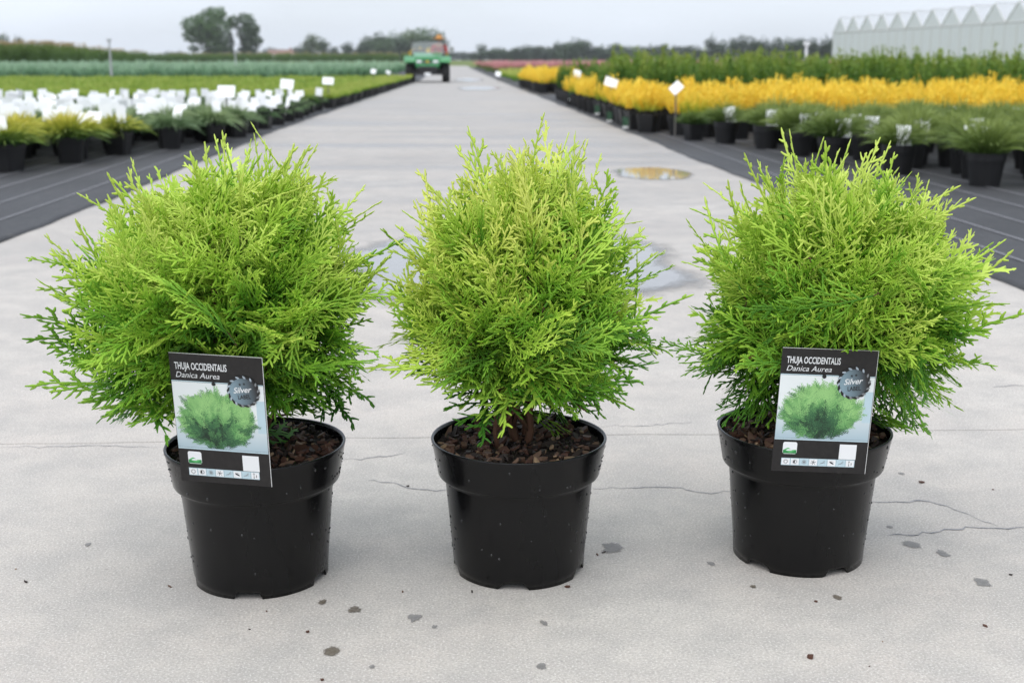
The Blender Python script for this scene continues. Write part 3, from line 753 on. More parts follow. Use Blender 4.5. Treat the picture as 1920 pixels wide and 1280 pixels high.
            line((cx_-s*.4, cy_-s), (cx_-s*.4, cy_+s), .0005); line((cx_-s*.7, cy_+s*.6), (cx_-s*.4, cy_+s), .0004); line((cx_-s*.1, cy_+s*.6), (cx_-s*.4, cy_+s), .0004); line((cx_-s*.7, cy_-s*.6), (cx_-s*.4, cy_-s), .0004); line((cx_-s*.1, cy_-s*.6), (cx_-s*.4, cy_-s), .0004); line((cx_+s*.5, cy_-s*.7), (cx_+s*.5, cy_+s*.3), .0008)
        a.build('symbol_ink', M['ink_black'] if k not in (2, 4, 6) else M['ink_grey'], ic)
    # clip that grips the pot rim behind the card
    top = m4.inverted() @ Vector((c0.x, pot[1]-.118, RIM_Z+.004))
    a = Acc(); a.box((top.x, top.y, top.z/2-.0008), (.016, .004, abs(top.z))); a.box((top.x, top.y-.008, top.z-.001), (.016, .018, .0016)); a.build('clip', M['pot'], t)
    return t
plant_tag('tilted black picture tag leaning to the right on the pot with open bark beside it', *TAG_A, 5)
plant_tag('black picture tag leaning to the left on the pot overhung by drooping sprays', *TAG_B, 6)

# ------------------------------------------------------------------ crumbs on the concrete
for i, (x, y, r) in enumerate([(1520,1233,10),(1847,1174,5),(1530,1128,5),(48,1091,5),(30,1067,3),(318,1100,5),(468,1180,4),(577,1185,6),(1120,1040,4),(1132,1036,5),(1064,1101,6),(755,1110,4),(765,912,5),(1728,905,6),(1862,918,3),(885,1110,4),(1655,1203,3),(1630,1249,3),(1895,1078,6),(604,1275,6),(500,1146,3)]):
    c = gp(x, y); s = r*(gp(x+1, y)-c).length/.0075
    o = link('bark_crumb', CHIPS[(i*5+1) % 12] if i else CHIPS[0], None, (c.x, c.y, .0016*s+.0004), (rng.normal(0, .15), rng.normal(0, .15), rng.uniform(0, 6.28)), (s, s, s*(1.6 if i == 0 else 1)))
    if i == 0: tag(o, 'largest dark brown bark flake lying alone on the concrete', 'bark flake')
    else: tag(o, 'small dark bark crumb lying on the pale concrete', 'bark crumb', 'bark crumbs scattered on the concrete')

# ------------------------------------------------------------------ background potted plants
def tuft(seed, n_, h, spread, blade=(.010, .09), droop=.0, arch=0., core=.25, ncurve=3):
    """many small leaf blades round arching shoots"""
    r = np.random.default_rng(seed); A_ = Acc()
    for k in range(n_):
        az = r.uniform(0, 6.28); q = math.sqrt(r.random()); out_ = np.array((math.cos(az), math.sin(az), 0))
        e = out_*spread*q; zt = h*(1-arch*q*q)*r.uniform(.75, 1.05)
        p0 = out_*spread*core*q; p1 = p0*.5+e*.5+np.array((0, 0, zt*.75)); p2 = e+np.array((0, 0, zt-droop*q*q))
        f = r.uniform(.25, 1); s0 = max(0, f-.45); s = np.linspace(s0, f, ncurve)[:, None]
        P = p0*(1-s)**2 + 2*p1*s*(1-s) + p2*s**2 + r.normal(0, blade[1]*.12, 3)
        w = blade[0]*r.uniform(.6, 1.2); W = w*np.linspace(1, .15, ncurve)
        strip(A_, P, W, r.normal(0, 1, 3), np.linspace(f-.3, f, ncurve).clip(0, 1), False)
    return A_.arrays()
def plume(seed, h, rad, shoots, per, bl=.028, w=.0055, base=.02, power=.6):
    """upright shoots clothed in short scaly side sprays"""
    r = np.random.default_rng(seed); A_ = Acc()
    for k in range(shoots):
        az = r.uniform(0, 6.28); q = math.sqrt(r.random()); o = np.array((math.cos(az), math.sin(az), 0))
        hh = h*(1-.45*q**2)*r.uniform(.8, 1.1); top = o*rad*q*1.0+np.array((0, 0, hh)); bot = o*rad*q*.35+np.array((0, 0, base))
        mid = o*rad*q*1.05+np.array((0, 0, hh*.45))
        for j in range(per):
            u = r.uniform(.08, 1)**power; p = bot*(1-u)**2+2*mid*u*(1-u)+top*u*u
            d = np.array((r.normal(0, .6), r.normal(0, .6), .9))+o*.5*(1-u); d /= np.linalg.norm(d); L = bl*r.uniform(.6, 1.3)
            P = np.stack([p, p+d*L*.6, p+d*L]); strip(A_, P, np.array((w, w*.75, w*.1))*r.uniform(.7, 1.2), r.normal(0, 1, 3), np.full(3, u), False)
    return A_.arrays()
def joined(name, items, mats, kind='stuff'):
    pass
YEL = foliage('yellow_shoot', [(0, (.12, .24, .02)), (.25, (.42, .50, .035)), (.5, (.92, .65, .05)), (1, (.98, .75, .09))], .10, .36, .25, .25, .3, 3)
YEL2 = foliage('yellow_green_shoot', [(0, (.10, .22, .02)), (.35, (.30, .42, .04)), (.65, (.72, .60, .05)), (1, (.94, .70, .08))], .10, .42, .25, .35, .3, 3)
GRN = foliage('juniper_needle', [(0, (.05, .10, .02)), (.5, (.15, .22, .05)), (1, (.28, .35, .09))], .15, .42, .2, .3, .4, 5)
COLM = foliage('column_conifer_leaf', [(0, (.045, .11, .018)), (.5, (.10, .21, .028)), (.8, (.20, .31, .045)), (1, (.28, .35, .06))], .1, .95, .25, .35, .3, 4)
GOLD = foliage('golden_juniper_needle', [(0, (.05, .12, .03)), (.4, (.16, .24, .04)), (.7, (.44, .46, .06)), (1, (.64, .58, .09))], .16, .34, .25, .3, .6, 5)
BLU = foliage('blue_juniper_needle', [(0, (.06, .13, .05)), (.5, (.17, .26, .12)), (1, (.33, .42, .20))], .12, .34, .2, .4, .4, 5)
LOWG = foliage('low_green_leaf', [(0, (.08, .20, .015)), (.42, (.25, .40, .045)), (1, (.50, .55, .13))], .08, .32, .25, .3, .5, 2)
BLUEG = foliage('blue_green_leaf', [(0, (.08, .18, .09)), (.5, (.20, .36, .20)), (1, (.36, .52, .34))], .1, .7, .2, .3, .4, 1)
PNK = foliage('pink_flower', [(0, (.10, .15, .04)), (.4, (.28, .17, .11)), (.6, (.55, .22, .22)), (1, (.72, .36, .36))], .2, .68, .2, .3, .3, 1)
M['bgpot'] = plain('dull_black_plastic', (.012, .012, .013), .5, .3, 6, .35)
M['label_white'] = plain('white_label', (.93, .94, .95), .4, .02, 3)
M['stake'] = plain('grey_stake', (.16, .15, .14), .6)
m = Mt('picture_label'); p = m.pos(obj=True); m.set(col=m.mix(m.rng(m.noise(p, 40, 4), .4, .6), (.02, .05, .04), (.10, .22, .13)), rough=.4); M['label_green'] = m.m
def round_pot(r0=.085, r1=.113, h=.195, n_=20):
    return Acc().lathe([(.001, .0), (r0, 0), (r1*.93, h*.74), (r1*.94, h*.75), (r1*.985, h*.755), (r1, h), (r1*.95, h), (r1*.93, h*.9), (.001, h*.9)], n_).mesh('pot', M['bgpot'])
def square_pot(r0=.075, r1=.10, h=.185):
    a = Acc(); rows = [(r0, 0), (r1*.96, h*.86), (r1, h*.87), (r1, h), (r1*.94, h), (r1*.92, h*.9)]; V = []
    for r_, z in rows:
        c = r_*.22
        V += [(r_-c, -r_, z), (r_, -r_+c, z), (r_, r_-c, z), (r_-c, r_, z), (-r_+c, r_, z), (-r_, r_-c, z), (-r_, -r_+c, z), (-r_+c, -r_, z)]
    i = np.arange(8); j = (i+1) % 8
    a.add(V, [np.stack([k*8+i, k*8+j, (k+1)*8+j, (k+1)*8+i], 1) for k in range(len(rows)-1)] + [np.arange(8)[::-1].reshape(1, -1), (40+np.arange(8)).reshape(1, -1)])
    return a.mesh('pot', M['bgpot'])
POT_R, POT_S, POT_SM = round_pot(), square_pot(), square_pot(.065, .085, .15)
def fmesh(gen, mat): return mesh_from('foliage', gen[0], gen[1], mat, False, gen[2])
def potted(name, label, cat, group, pos, potm, fol, potz, s=1., fs=None, gap=0):
    t = thing(name, label, cat, pos, rng.uniform(0, 6.28), group)
    link('pot', potm, t, (0, 0, .004))
    k = s if fs is None else fs
    link('foliage', fol, t, (0, 0, potz-.02), (0, 0, rng.uniform(0, 6.28)), (k, k, k*rng.uniform(.9, 1.1)))
    return t
def flat_label(w=.085, h=.11, stake=.14, mat=None):
    a = Acc(); a.box((0, 0, stake+h/2), (w, .0012, h)); c = a.mesh('card', mat or M['label_white']); b = Acc(); b.box((0, .0015, stake/2+h*.2), (.008, .0016, stake+h*.4)); return c, b.mesh('stake', M['label_white'])
LAB = [flat_label(.10, .115, .10), flat_label(.12, .095, .11), flat_label(.075, .125, .09), flat_label(.10, .135, .02)]
def label_stick(pos, z, label, group, k=None, lean=.15, s=1., face=0., cat='plant label', name='plant_label'):
    k = int(rng.integers(3)) if k is None else k
    t = thing(name, label, cat, (pos[0], pos[1], z), face+rng.normal(0, .25), group); t.rotation_euler = (rng.normal(-.28, lean), rng.normal(0, lean), face+rng.normal(0, .3)); t.scale = (s, s, s)
    link('card', LAB[k][0], t); link('stake', LAB[k][1], t)
    return t
def inview(p, mx=90, my=0):
    d = Vector(p)-Vector((0, 0, CAM_H)); c, s = math.cos(YAW), math.sin(YAW)
    x = d.x*c-d.y*s; y = d.x*s+d.y*c
    zc = y*math.cos(TH)-d.z*math.sin(TH)
    return zc > .3 and -mx < 960+F*x/zc < 1920+mx

# --- left: golden junipers, then blue green junipers under a crowd of white labels
G_F = [fmesh(tuft(400+i, 1000, .18, .31, (.0065, .08), .12, .35, .2), GOLD) for i in range(4)]
B_F = [fmesh(tuft(420+i, 1000, .16, .33, (.0055, .08), .13, .35, .2), BLU) for i in range(4)]
def left_edge(y): return float(np.interp(y, [7.6, 8.3, 9.2, 10.6, 11.4, 13, 16, 40], [-3.15, -3.0, -2.78, -2.42, -2.12, -2.05, -1.98, -1.98]))
def rows(y0, y1, step, x_of, xmax, side, jit=.03):
    y = y0; k = 0
    while y < y1:
        x = x_of(y) + side*(step*.5 if k % 2 else 0)
        while abs(x) < xmax:
            p = (x+rng.normal(0, jit), y+rng.normal(0, jit), 0)
            if inview(p, 130): yield p
            x += side*step
        y += step*.9; k += 1
cg = cb = 0
for p in rows(8.45, 12.6, .40, left_edge, 9, -1):
    gold = p[1] < 10.0 + .10*(-p[0]-3) and p[0] < -2.45
    if gold:
        potted('golden_juniper', 'golden spreading juniper in a black pot at the near corner of its bed', 'juniper', 'golden junipers in black pots', p, POT_S, G_F[rng.integers(4)], .19, 1, rng.uniform(1.0, 1.25)); cg += 1
    else:
        potted('blue_juniper', 'grey green spreading juniper in a black pot among white labels', 'juniper', 'grey green junipers in black pots', p, POT_S, B_F[rng.integers(4)], .19, 1, rng.uniform(1.0, 1.2)); cb += 1
    for _ in range(1 if p[1] < 9.6 else 2):
        if rng.random() < (.45 if p[1] < 9.6 else .8):
            label_stick((p[0]+rng.normal(0, .07), p[1]+rng.normal(0, .06)), .17, 'blank white plant label standing among the junipers', 'white labels among the junipers', face=.25)
for p in rows(12.8, 18.4, .44, left_edge, 9, -1):
    gold = rng.random() < .35
    potted('mixed_juniper', 'low juniper in a black pot almost hidden behind white labels', 'juniper', 'junipers behind the white labels', p, POT_S, (G_F if gold else B_F)[rng.integers(4)], .15, 1, .72)
    if rng.random() < .78: label_stick((p[0]+rng.normal(0, .08), p[1]+rng.normal(0, .06)), .12, 'white plant label in the crowded far rows of junipers', 'white labels in the far juniper rows', face=.25)
# --- left: low green bed
L_F = [fmesh(tuft(440+i, 260, .15, .15, (.008, .06), .0, .15, .4), LOWG) for i in range(4)]
nb = 0
for k, x in enumerate((-2.00, -2.27, -2.54)):
    y = 19.3
    while y < 40.7 and nb < 290:
        potted('bedding_shrub', 'small bright green shrub in a black pot along the road edge', 'shrub', 'green shrubs along the road edge', (x+.025*(y-14)+rng.normal(0, .015), y, 0), POT_SM, L_F[rng.integers(4)], .13, 1, rng.uniform(.9, 1.15)); nb += 1
        y += .27
def mass(name, label, cat, fols, n_, xr, yr, z, s, mat):
    A_ = Acc()
    for _ in range(n_):
        y = yr[0]+(yr[1]-yr[0])*rng.random()**1.2; x0, x1 = xr(y); x = rng.uniform(x0, x1); V, P, A = fols[int(rng.integers(len(fols)))]
        k = s*rng.uniform(.8, 1.2); th_ = rng.uniform(0, 6.28); c, sn = math.cos(th_), math.sin(th_)
        W_ = V*k; W_ = np.stack([W_[:, 0]*c-W_[:, 1]*sn, W_[:, 0]*sn+W_[:, 1]*c, W_[:, 2]], 1)+np.array((x, y, z))
        A_.add(W_, P, A)
    o = A_.build(name, mat); return tag(o, label, cat, kind='stuff')
mass('green_shrub_bed', 'dense bed of low bright green shrubs beyond the white labels', 'shrub bed', [tuft(460+i, 34, .17, .19, (.019, .08), 0, .1, .4, 2) for i in range(4)], 3600, lambda y: (-.43*y-2, -2.62+.025*(y-14)), (19.2, 40.6), .10, 1.0, LOWG)
mass('blue_green_bed', 'hazy blue green crop bed behind the low green shrubs', 'crop bed', [tuft(470+i, 26, .62, .5, (.05, .2), 0, .1, .5, 2) for i in range(4)], 2600, lambda y: (-.45*y-4, -2.6 if y < 60 else -3.0), (44, 105), .0, 1.0, BLUEG)
# --- right: dark green junipers, yellow shrubs, column conifers, pink flowers
J_F = [fmesh(tuft(480+i, 1000, .24, .31, (.0045, .085), .11, .30, .15), GRN) for i in range(4)]
Y_F = [fmesh(plume(500+i, .32+.03*(i % 3), .17, 30, 22, .036, .0068), YEL if i % 3 else YEL2) for i in range(7)]
C_G = [plume(520+i, .82, .12, 26, 34, .05, .0105, .0, .8) for i in range(4)]; C_F = [fmesh(g_, COLM) for g_ in C_G]
def right_edge(y): return float(np.interp(y, [6.9, 7.15, 8, 9.8, 11.4, 12.6, 14, 40], [3.45, 3.17, 2.93, 2.72, 2.36, 2.12, 2.06, 2.02]))
for p in rows(7.2, 11.2, .42, right_edge, 6.2, 1, .045):
    if 4.0 < p[0] < 4.3 and p[1] < 9: continue
    potted('pine_shrub', 'dark green spreading shrub in a round black pot before the yellow row', 'shrub', 'dark green shrubs in round black pots', p, POT_R, J_F[rng.integers(4)], .195, 1, rng.uniform(.9, 1.15))
    if rng.random() < (.75 if p[0] < right_edge(p[1])+.5 else .25): label_stick((p[0]+rng.uniform(-.03, .06), p[1]-.085), .175, 'white label stuck in the pot of a dark green shrub', 'white labels at the dark green shrubs', 3, .07, 1)
potted('pine_shrub', 'small dark green shrub in two-tone pot standing alone before the yellow shrubs', 'shrub', 'dark green shrubs in round black pots', gp(1300, 264), POT_SM, J_F[1], .15, 1, .75)
ny = 0
for p in rows(11.6, 15.2, .33, right_edge, 8.2, 1):
    potted('yellow_shrub', 'golden yellow shrub in a black pot in the wide yellow row', 'shrub', 'golden yellow shrubs in black pots', p, POT_S, Y_F[rng.integers(7)], .185, 1, rng.uniform(.78, 1.08)); ny += 1
for y in np.arange(12.7, 20.6, .27):
    potted('yellow_shrub', 'golden yellow shrub in a black pot lined up beside the road', 'shrub', 'golden yellow shrubs beside the road', (2.03+rng.normal(0, .02), y, 0), POT_S, Y_F[rng.integers(7)], .185, 1, rng.uniform(.8, 1.0)) if not (16.4 < y < 17.2) else None
for y in np.arange(27.5, 35, .36):
    for x in (2.05, 2.4, 2.75):
        potted('yellow_shrub', 'golden yellow shrub in the far patch beyond the dark conifers', 'shrub', 'golden yellow shrubs in the far patch', (x+rng.normal(0, .03), y, 0), POT_S, Y_F[rng.integers(7)], .185, 1, rng.uniform(.9, 1.15))
for y in (16.6, 17.0, 21.4, 21.9, 22.4, 22.9, 23.4):
    potted('dark_conifer', 'slim dark conifer in a black pot breaking the yellow line beside the road', 'conifer', 'slim dark conifers beside the road', (2.06, y, 0), POT_R, C_F[rng.integers(4)], .19, 1, .62)
nc = 0
for p in rows(15.7, 20.5, .40, lambda y: 2.45, 10.5, 1, .05):
    if nc >= 290: break
    potted('column_conifer', 'upright green conifer in a black pot in the tall hedge of conifers', 'conifer', 'upright green conifers behind the yellow row', p, POT_R, C_F[rng.integers(4)], .10, 1, rng.uniform(.70, .95)); nc += 1
thin = [plume(540+i, .82, .13, 12, 12, .085, .022, .0, .8) for i in range(4)]
mass('conifer_block', 'dense block of upright green conifers behind the front rows', 'conifer block', thin, 620, lambda y: (3.1, .46*y+2), (20.5, 33), .08, .82, COLM)
mass('low_green_block', 'pale green low plants with white labels at the far end of the road', 'plant bed', [tuft(560+i, 30, .35, .3, (.02, .1), 0, .1, .5, 2) for i in range(3)], 260, lambda y: (2.05, 5), (36, 50), .1, 1.0, LOWG)
mass('pink_flower_bed', 'long bed of dusty pink flowers beyond the conifers', 'flower bed', [tuft(570+i, 40, .58, .5, (.035, .12), 0, .1, .5, 2) for i in range(3)], 1500, lambda y: (2.2, .30*y+4), (52, 105), .08, 1.0, PNK)
# small picture labels on the yellow row
def pic_label(pos, label):
    t = thing('picture_label', label, 'plant label', pos, .2, 'green picture labels on the yellow row'); a = Acc(); a.box((0, 0, .06), (.065, .0015, .12)); a.build('card', M['label_green'], t); a = Acc(); a.box((0, -.0015, .012), (.065, .001, .024)); a.build('white_strip', M['label_white'], t); a = Acc(); a.box((0, .0025, -.01), (.01, .002, .05)); a.build('stake', M['bgpot'], t)
for x, y, Yd in ((1175, 222, 13.4), (1122, 200, 16.3), (1145, 212, 14.9), (1072, 176, 20.3)):
    p = at(x, Yd, y); pic_label((p.x-.03, p.y-.13, p.z-.10), 'small dark green picture label on a pot beside the road')
# white signs on stakes
def stake_sign(px, py, dist, w, h, lean, label):
    p = at(px, dist, py); t = thing('stake_sign', label, 'sign', (p.x, p.y, 0), 0, 'white signs on stakes'); a = Acc()
    M3 = Matrix.Rotation(lean, 3, 'Y') @ Matrix.Rotation(-.5, 3, 'X'); a.box((0, 0, p.z), (w, .004, h), M3); a.build('board', M['label_white'], t, False, .002)
    a = Acc(); a.box((0, .006, p.z/2), (.014, .006, p.z)); a.build('post', M['stake'], t)
stake_sign(615, 152, 19.5, .17, .12, .05, 'small white sign on a thin stake at the corner of the green shrubs')
stake_sign(538, 158, 15.5, .16, .13, .08, 'white square sign on a stake rising above the far white labels')
stake_sign(424, 172, 12.5, .17, .13, .02, 'white sign on a stake above the grey green junipers')
stake_sign(1146, 155, 15.2, .16, .12, .35, 'white sign tilted backwards at the start of the yellow shrubs')
stake_sign(1268, 165, 12.3, .12, .10, -.75, 'white sign twisted sideways on a brown stake before the yellow shrubs')
stake_sign(1082, 139, 20.6, .12, .14, .3, 'small white sign between yellow shrubs and dark conifers beside the road')
stake_sign(700, 134, 31, .12, .12, .1, 'round-cornered white sign above the green shrubs near the vehicle')
stake_sign(728, 136, 36, .13, .10, .6, 'tilted white sign above the green shrubs before the vehicle')
stake_sign(934, 139, 41, .17, .17, .2, 'white sign at the far low green plants before the pink flowers')
# poles
def pole(px, y0, y1, dist, r, label, mat):
    p = at(px, dist, y0); q = at(px, dist, y1); a = Acc(); a.tube([(0, 0, 0), (0, 0, p.z*.5), (0, 0, p.z)], (r*1.25, r, r*.8), 8); a.box((0, 0, p.z), (r*4, r*2, r*2))
    o = a.build('pole', mat); o.location = (q.x, q.y, 0); tag(o, label, 'pole')
M['pole'] = plain('galvanised', (.45, .46, .47), .5, .1, 3)
pole(209, 76, 140, 42, .035, 'grey sprinkler pole standing in the green crop beds', M['pole'])
pole(443, 98, 140, 46, .025, 'thin pale pole in front of the two tall trees', M['pole'])
pole(1511, 82, 110, 60, .07, 'white post standing between the conifers and the dark tree line', M['label_white'])

# ------------------------------------------------------------------ corn fields
CORN = foliage('corn_leaf', [(0, (.035, .085, .012)), (.55, (.09, .17, .03)), (.86, (.15, .22, .045)), (.93, (.36, .28, .14)), (1, (.48, .36, .19))], 0, 2.45, .2, .1, .05, .6, namp=.12)
def corn(seed, n_=16):
    r = np.random.default_rng(seed); A_ = Acc()
    for k in range(n_):
        x, y = r.uniform(-.5, .5, 2); h = r.uniform(1.9, 2.15)
        for j in range(7):
            z = h*(.15+.11*j); az = r.uniform(0, 6.28); o = np.array((math.cos(az), math.sin(az), 0)); L = .5*(1-.06*j)
            P = np.stack([(x, y, z), np.array((x, y, z+.28))+o*L*.5, np.array((x, y, z+.05))+o*L]); strip(A_, P, np.array((.045, .05, .005)), np.cross(o, (0, 0, 1.))+np.array((0, 0, .2)), np.full(3, .5), False)
        for j in range(2): P = np.stack([(x, y, h), (x+r.normal(0, .05), y+r.normal(0, .05), h+.17), (x+r.normal(0, .12), y+r.normal(0, .12), h+.32)]); strip(A_, P, np.array((.016, .02, .006)), r.normal(0, 1, 3), np.ones(3), False)
    return A_.arrays()
CG = [corn(600+i) for i in range(3)]
mass('corn_field', 'tall corn with tan tassels beside the blue green bed', 'corn field', CG, 900, lambda y: (-.42*y-4, -16.7-.163*y), (112, 235), 0, .88, CORN)
mass('corn_field', 'far corn strip with tan tassels below the two tall trees', 'corn field', CG, 700, lambda y: (-.33*y, -.02*y), (300, 380), 0, .9, CORN)

# ------------------------------------------------------------------ trees
def crown(seed, lobes, n_, size):
    r = np.random.default_rng(seed); A_ = Acc(); tot = sum(l[3]*l[4] for l in lobes)
    for (cx, cy, cz, rx, rz) in lobes:
        k = int(n_*rx*rz/tot); d = r.normal(0, 1, (k, 3)); d /= np.linalg.norm(d, axis=1)[:, None]
        lump = 1+.16*np.sin(d[:, 0]*5+cx*9)*np.sin(d[:, 2]*6+cz*7)+.10*np.sin(d[:, 1]*11+cy)
        q = r.uniform(.45, 1.04, k)**.6*lump
        c = np.stack([cx+d[:, 0]*rx*q, cy+d[:, 1]*rx*q, cz+d[:, 2]*rz*q], 1)
        nn = d+r.normal(0, .7, (k, 3)); nn /= np.linalg.norm(nn, axis=1)[:, None]
        a1 = np.cross(nn, r.normal(0, 1, (k, 3))); a1 /= np.linalg.norm(a1, axis=1)[:, None]+1e-9; b1 = np.cross(nn, a1)
        s = size*r.uniform(.5, 1.2, (k, 1))
        V = np.stack([c+a1*s, c+b1*s*.6, c-a1*s*.9, c-b1*s*.7], 1).reshape(-1, 3)
        A_.add(V, [np.arange(4*k).reshape(-1, 4)], np.repeat(r.uniform(0, 1, k), 4))
    return A_.arrays()
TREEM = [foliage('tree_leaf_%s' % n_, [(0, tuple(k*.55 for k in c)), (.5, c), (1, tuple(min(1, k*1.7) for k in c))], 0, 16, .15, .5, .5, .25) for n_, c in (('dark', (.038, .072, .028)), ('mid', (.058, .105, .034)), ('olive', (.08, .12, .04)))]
M['trunk'] = plain('tree_bark', (.07, .06, .05), .9, .3, 2)
def lobes_round(seed, tall=1.):
    r = np.random.default_rng(seed); out = []
    for k in range(9):
        az = r.uniform(0, 6.28); q = r.uniform(.0, .26); z = r.uniform(.34, .80)
        out.append((q*math.cos(az), q*math.sin(az), z, r.uniform(.17, .27), r.uniform(.14, .20)))
    return out + [(0, 0, .42, .34, .26), (0, 0, .80, .2, .2), (.1, 0, .18, .30, .17), (-.15, .1, .2, .28, .18)]
TG = [crown(700+i, lobes_round(700+i), 1500, .035) for i in range(5)]
TM = [[mesh_from('crown', g_[0], g_[1], mt, False, g_[2]) for g_ in TG] for mt in TREEM]
def trunk_mesh(seed, h0=.5, r0=.03):
    r = np.random.default_rng(seed); a = Acc(); a.tube([(0, 0, -.01), (0, 0, h0*.5), (.01, 0, h0), (0, .01, h0*1.5)], (r0*1.3, r0, r0*.7, r0*.25), 7)
    for k in range(6):
        az = k*1.05+r.uniform(-.3, .3); z = h0*r.uniform(.4, 1.0); o = np.array((math.cos(az), math.sin(az), 0))
        a.tube([(0, 0, z), tuple(o*.12+np.array((0, 0, z+.12))), tuple(o*.24+np.array((0, 0, z+.26)))], (r0*.5, r0*.32, r0*.12), 5)
    return a.mesh('trunk', M['trunk'], True)
TRK = [trunk_mesh(i) for i in range(3)]
ti = 0
def tree(px, ytop, wpx, dist, label, group, mat=0, name='tree', ytb=None):
    global ti
    p = at(px, dist); h = CAM_H + (112-ytop)*dist/F; w = wpx*dist/F
    t = thing(name, label, 'tree', (p.x, p.y, -.05), rng.uniform(0, 6.28), group)
    s = (w/.80, w/.80, h/1.0)
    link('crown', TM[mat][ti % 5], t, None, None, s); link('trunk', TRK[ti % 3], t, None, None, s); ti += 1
    return t
# the two tall broad trees keep their own crowns
def big_tree(px, ytop, wpx, dist, label, lobes, seed):
    p = at(px, dist); h = CAM_H+(112-ytop)*dist/F; w = wpx*dist/F
    t = thing('broadleaf_tree', label, 'tree', (p.x, p.y, -.05), 0, 'two tall trees beyond the corn')
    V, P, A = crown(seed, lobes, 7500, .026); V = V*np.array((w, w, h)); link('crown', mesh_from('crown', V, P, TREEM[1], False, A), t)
    link('trunk', trunk_mesh(seed, .42, .04), t, None, None, (w, w, h))
big_tree(392, 20, 92, 420, 'taller and broader of the two round trees beyond the corn', [(-.25, 0, .66, .24, .17), (-.30, .1, .46, .2, .13), (.02, 0, .72, .26, .2), (.18, 0, .86, .22, .13), (.22, -.1, .6, .24, .22), (.1, .1, .35, .28, .2), (.2, 0, .2, .24, .2), (-.12, 0, .52, .2, .16), (0, 0, .1, .2, .12), (-.28, 0, .24, .12, .07)], 61)
big_tree(459, 31, 62, 425, 'narrower of the two tall trees, sky showing through by its stem', [(-.3, 0, .80, .20, .15), (.08, 0, .86, .26, .13), (.25, 0, .66, .24, .16), (.05, 0, .6, .26, .18), (.34, 0, .44, .2, .13), (.12, 0, .35, .26, .16), (.1, 0, .15, .34, .16), (-.38, 0, .42, .1, .22), (-.38, 0, .14, .14, .14)], 62)
for px, yt, w in ((12, 68, 34), (36, 71, 30)): tree(px, yt, w, 262, 'dark bush tree peeping over the corn field', 'bush trees above the corn', 1)
for px, yt, w, d, mt in ((585, 65, 44, 470, 2), (606, 72, 34, 480, 1), (566, 84, 30, 520, 0), (628, 88, 36, 560, 0), (655, 79, 34, 520, 0)): tree(px, yt, w, d, 'lone roundish tree between the two tall trees and the wood', 'scattered trees before the wood', mt)
for px, yt, w, d, mt in ((690, 68, 46, 560, 1), (712, 61, 50, 580, 1), (738, 60, 54, 560, 1), (765, 57, 56, 570, 2), (790, 53, 60, 580, 1), (812, 54, 52, 560, 1), (828, 60, 36, 570, 0), (680, 80, 40, 540, 0), (750, 72, 70, 540, 0), (800, 74, 70, 540, 0), (720, 76, 60, 530, 1)): tree(px, yt, w, d, 'tree in the rounded wood rising behind the green vehicle', 'trees of the wood behind the vehicle', mt)
for px, yt, w in ((318, 97, 40), (340, 96, 40), (505, 90, 44), (530, 93, 36), (548, 97, 40), (645, 98, 50), (850, 96, 36), (868, 97, 40), (885, 98, 30)): tree(px, yt, w, 900, 'low hazy tree on the far horizon line', 'hazy far trees', 0)
for i, (px, yt, w) in enumerate(((905, 82, 26), (925, 92, 34), (945, 93, 34), (966, 91, 34), (988, 84, 36), (1006, 86, 30), (1024, 91, 30), (1045, 77, 34), (1062, 80, 34), (1080, 72, 46), (1098, 76, 34), (1112, 86, 40), (1128, 84, 36), (1145, 84, 34), (1157, 80, 26), (1178, 86, 40), (1200, 87, 40), (1222, 84, 40), (1245, 83, 40), (1266, 85, 36), (1284, 87, 36), (1040, 95, 90), (1120, 95, 90), (950, 98, 80), (1210, 95, 90), (1270, 96, 80), (1310, 92, 40), (935, 88, 60), (975, 88, 60), (1020, 86, 60), (1070, 80, 70), (1160, 86, 70), (1235, 86, 70), (1300, 86, 60), (1140, 92, 90), (1000, 95, 90), (900, 96, 60))):
    tree(px, yt, w, 600+rng.uniform(-50, 50), 'dark tree in the long line behind the pink flowers', 'tree line behind the pink flowers', 0 if i % 3 else 1)
for i, (px, yt, w) in enumerate(((1336, 67, 30), (1354, 76, 34), (1372, 72, 30), (1390, 67, 40), (1412, 72, 36), (1432, 71, 40), (1455, 72, 40), (1478, 72, 40), (1500, 73, 40), (1522, 72, 40), (1544, 70, 40), (1564, 71, 40), (1350, 92, 80), (1420, 90, 90), (1490, 90, 90), (1550, 90, 70))):
    tree(px, yt, w, 480+rng.uniform(-30, 30), 'dense dark tree in the line running up to the greenhouse', 'tree line beside the greenhouse', 0)
# small far farmhouse roofs beyond the corn
M['brick'] = plain('far_brick', (.30, .14, .10), .9); M['tile'] = plain('far_tiles', (.24, .15, .12), .9); M['white_wall'] = plain('far_white_wall', (.7, .68, .66), .8)
p = at(530, 640); hs = thing('farmhouse', 'tiny farmhouse with a red tiled roof on the horizon', 'house', (p.x, p.y, -.05))
a = Acc(); a.box((0, 0, 1.6), (13, 8, 3.2)); a.build('wall', M['white_wall'], hs)
a = Acc(); a.prism([(-7, -4.4, 3.2), (-7, 4.4, 3.2), (-7, 0, 5.6)], (14, 0, 0)); rf = a.build('roof', M['tile'], hs)
a = Acc(); a.box((4, 0, 5.8), (.9, .9, 1.6)); a.build('chimney', M['brick'], rf)

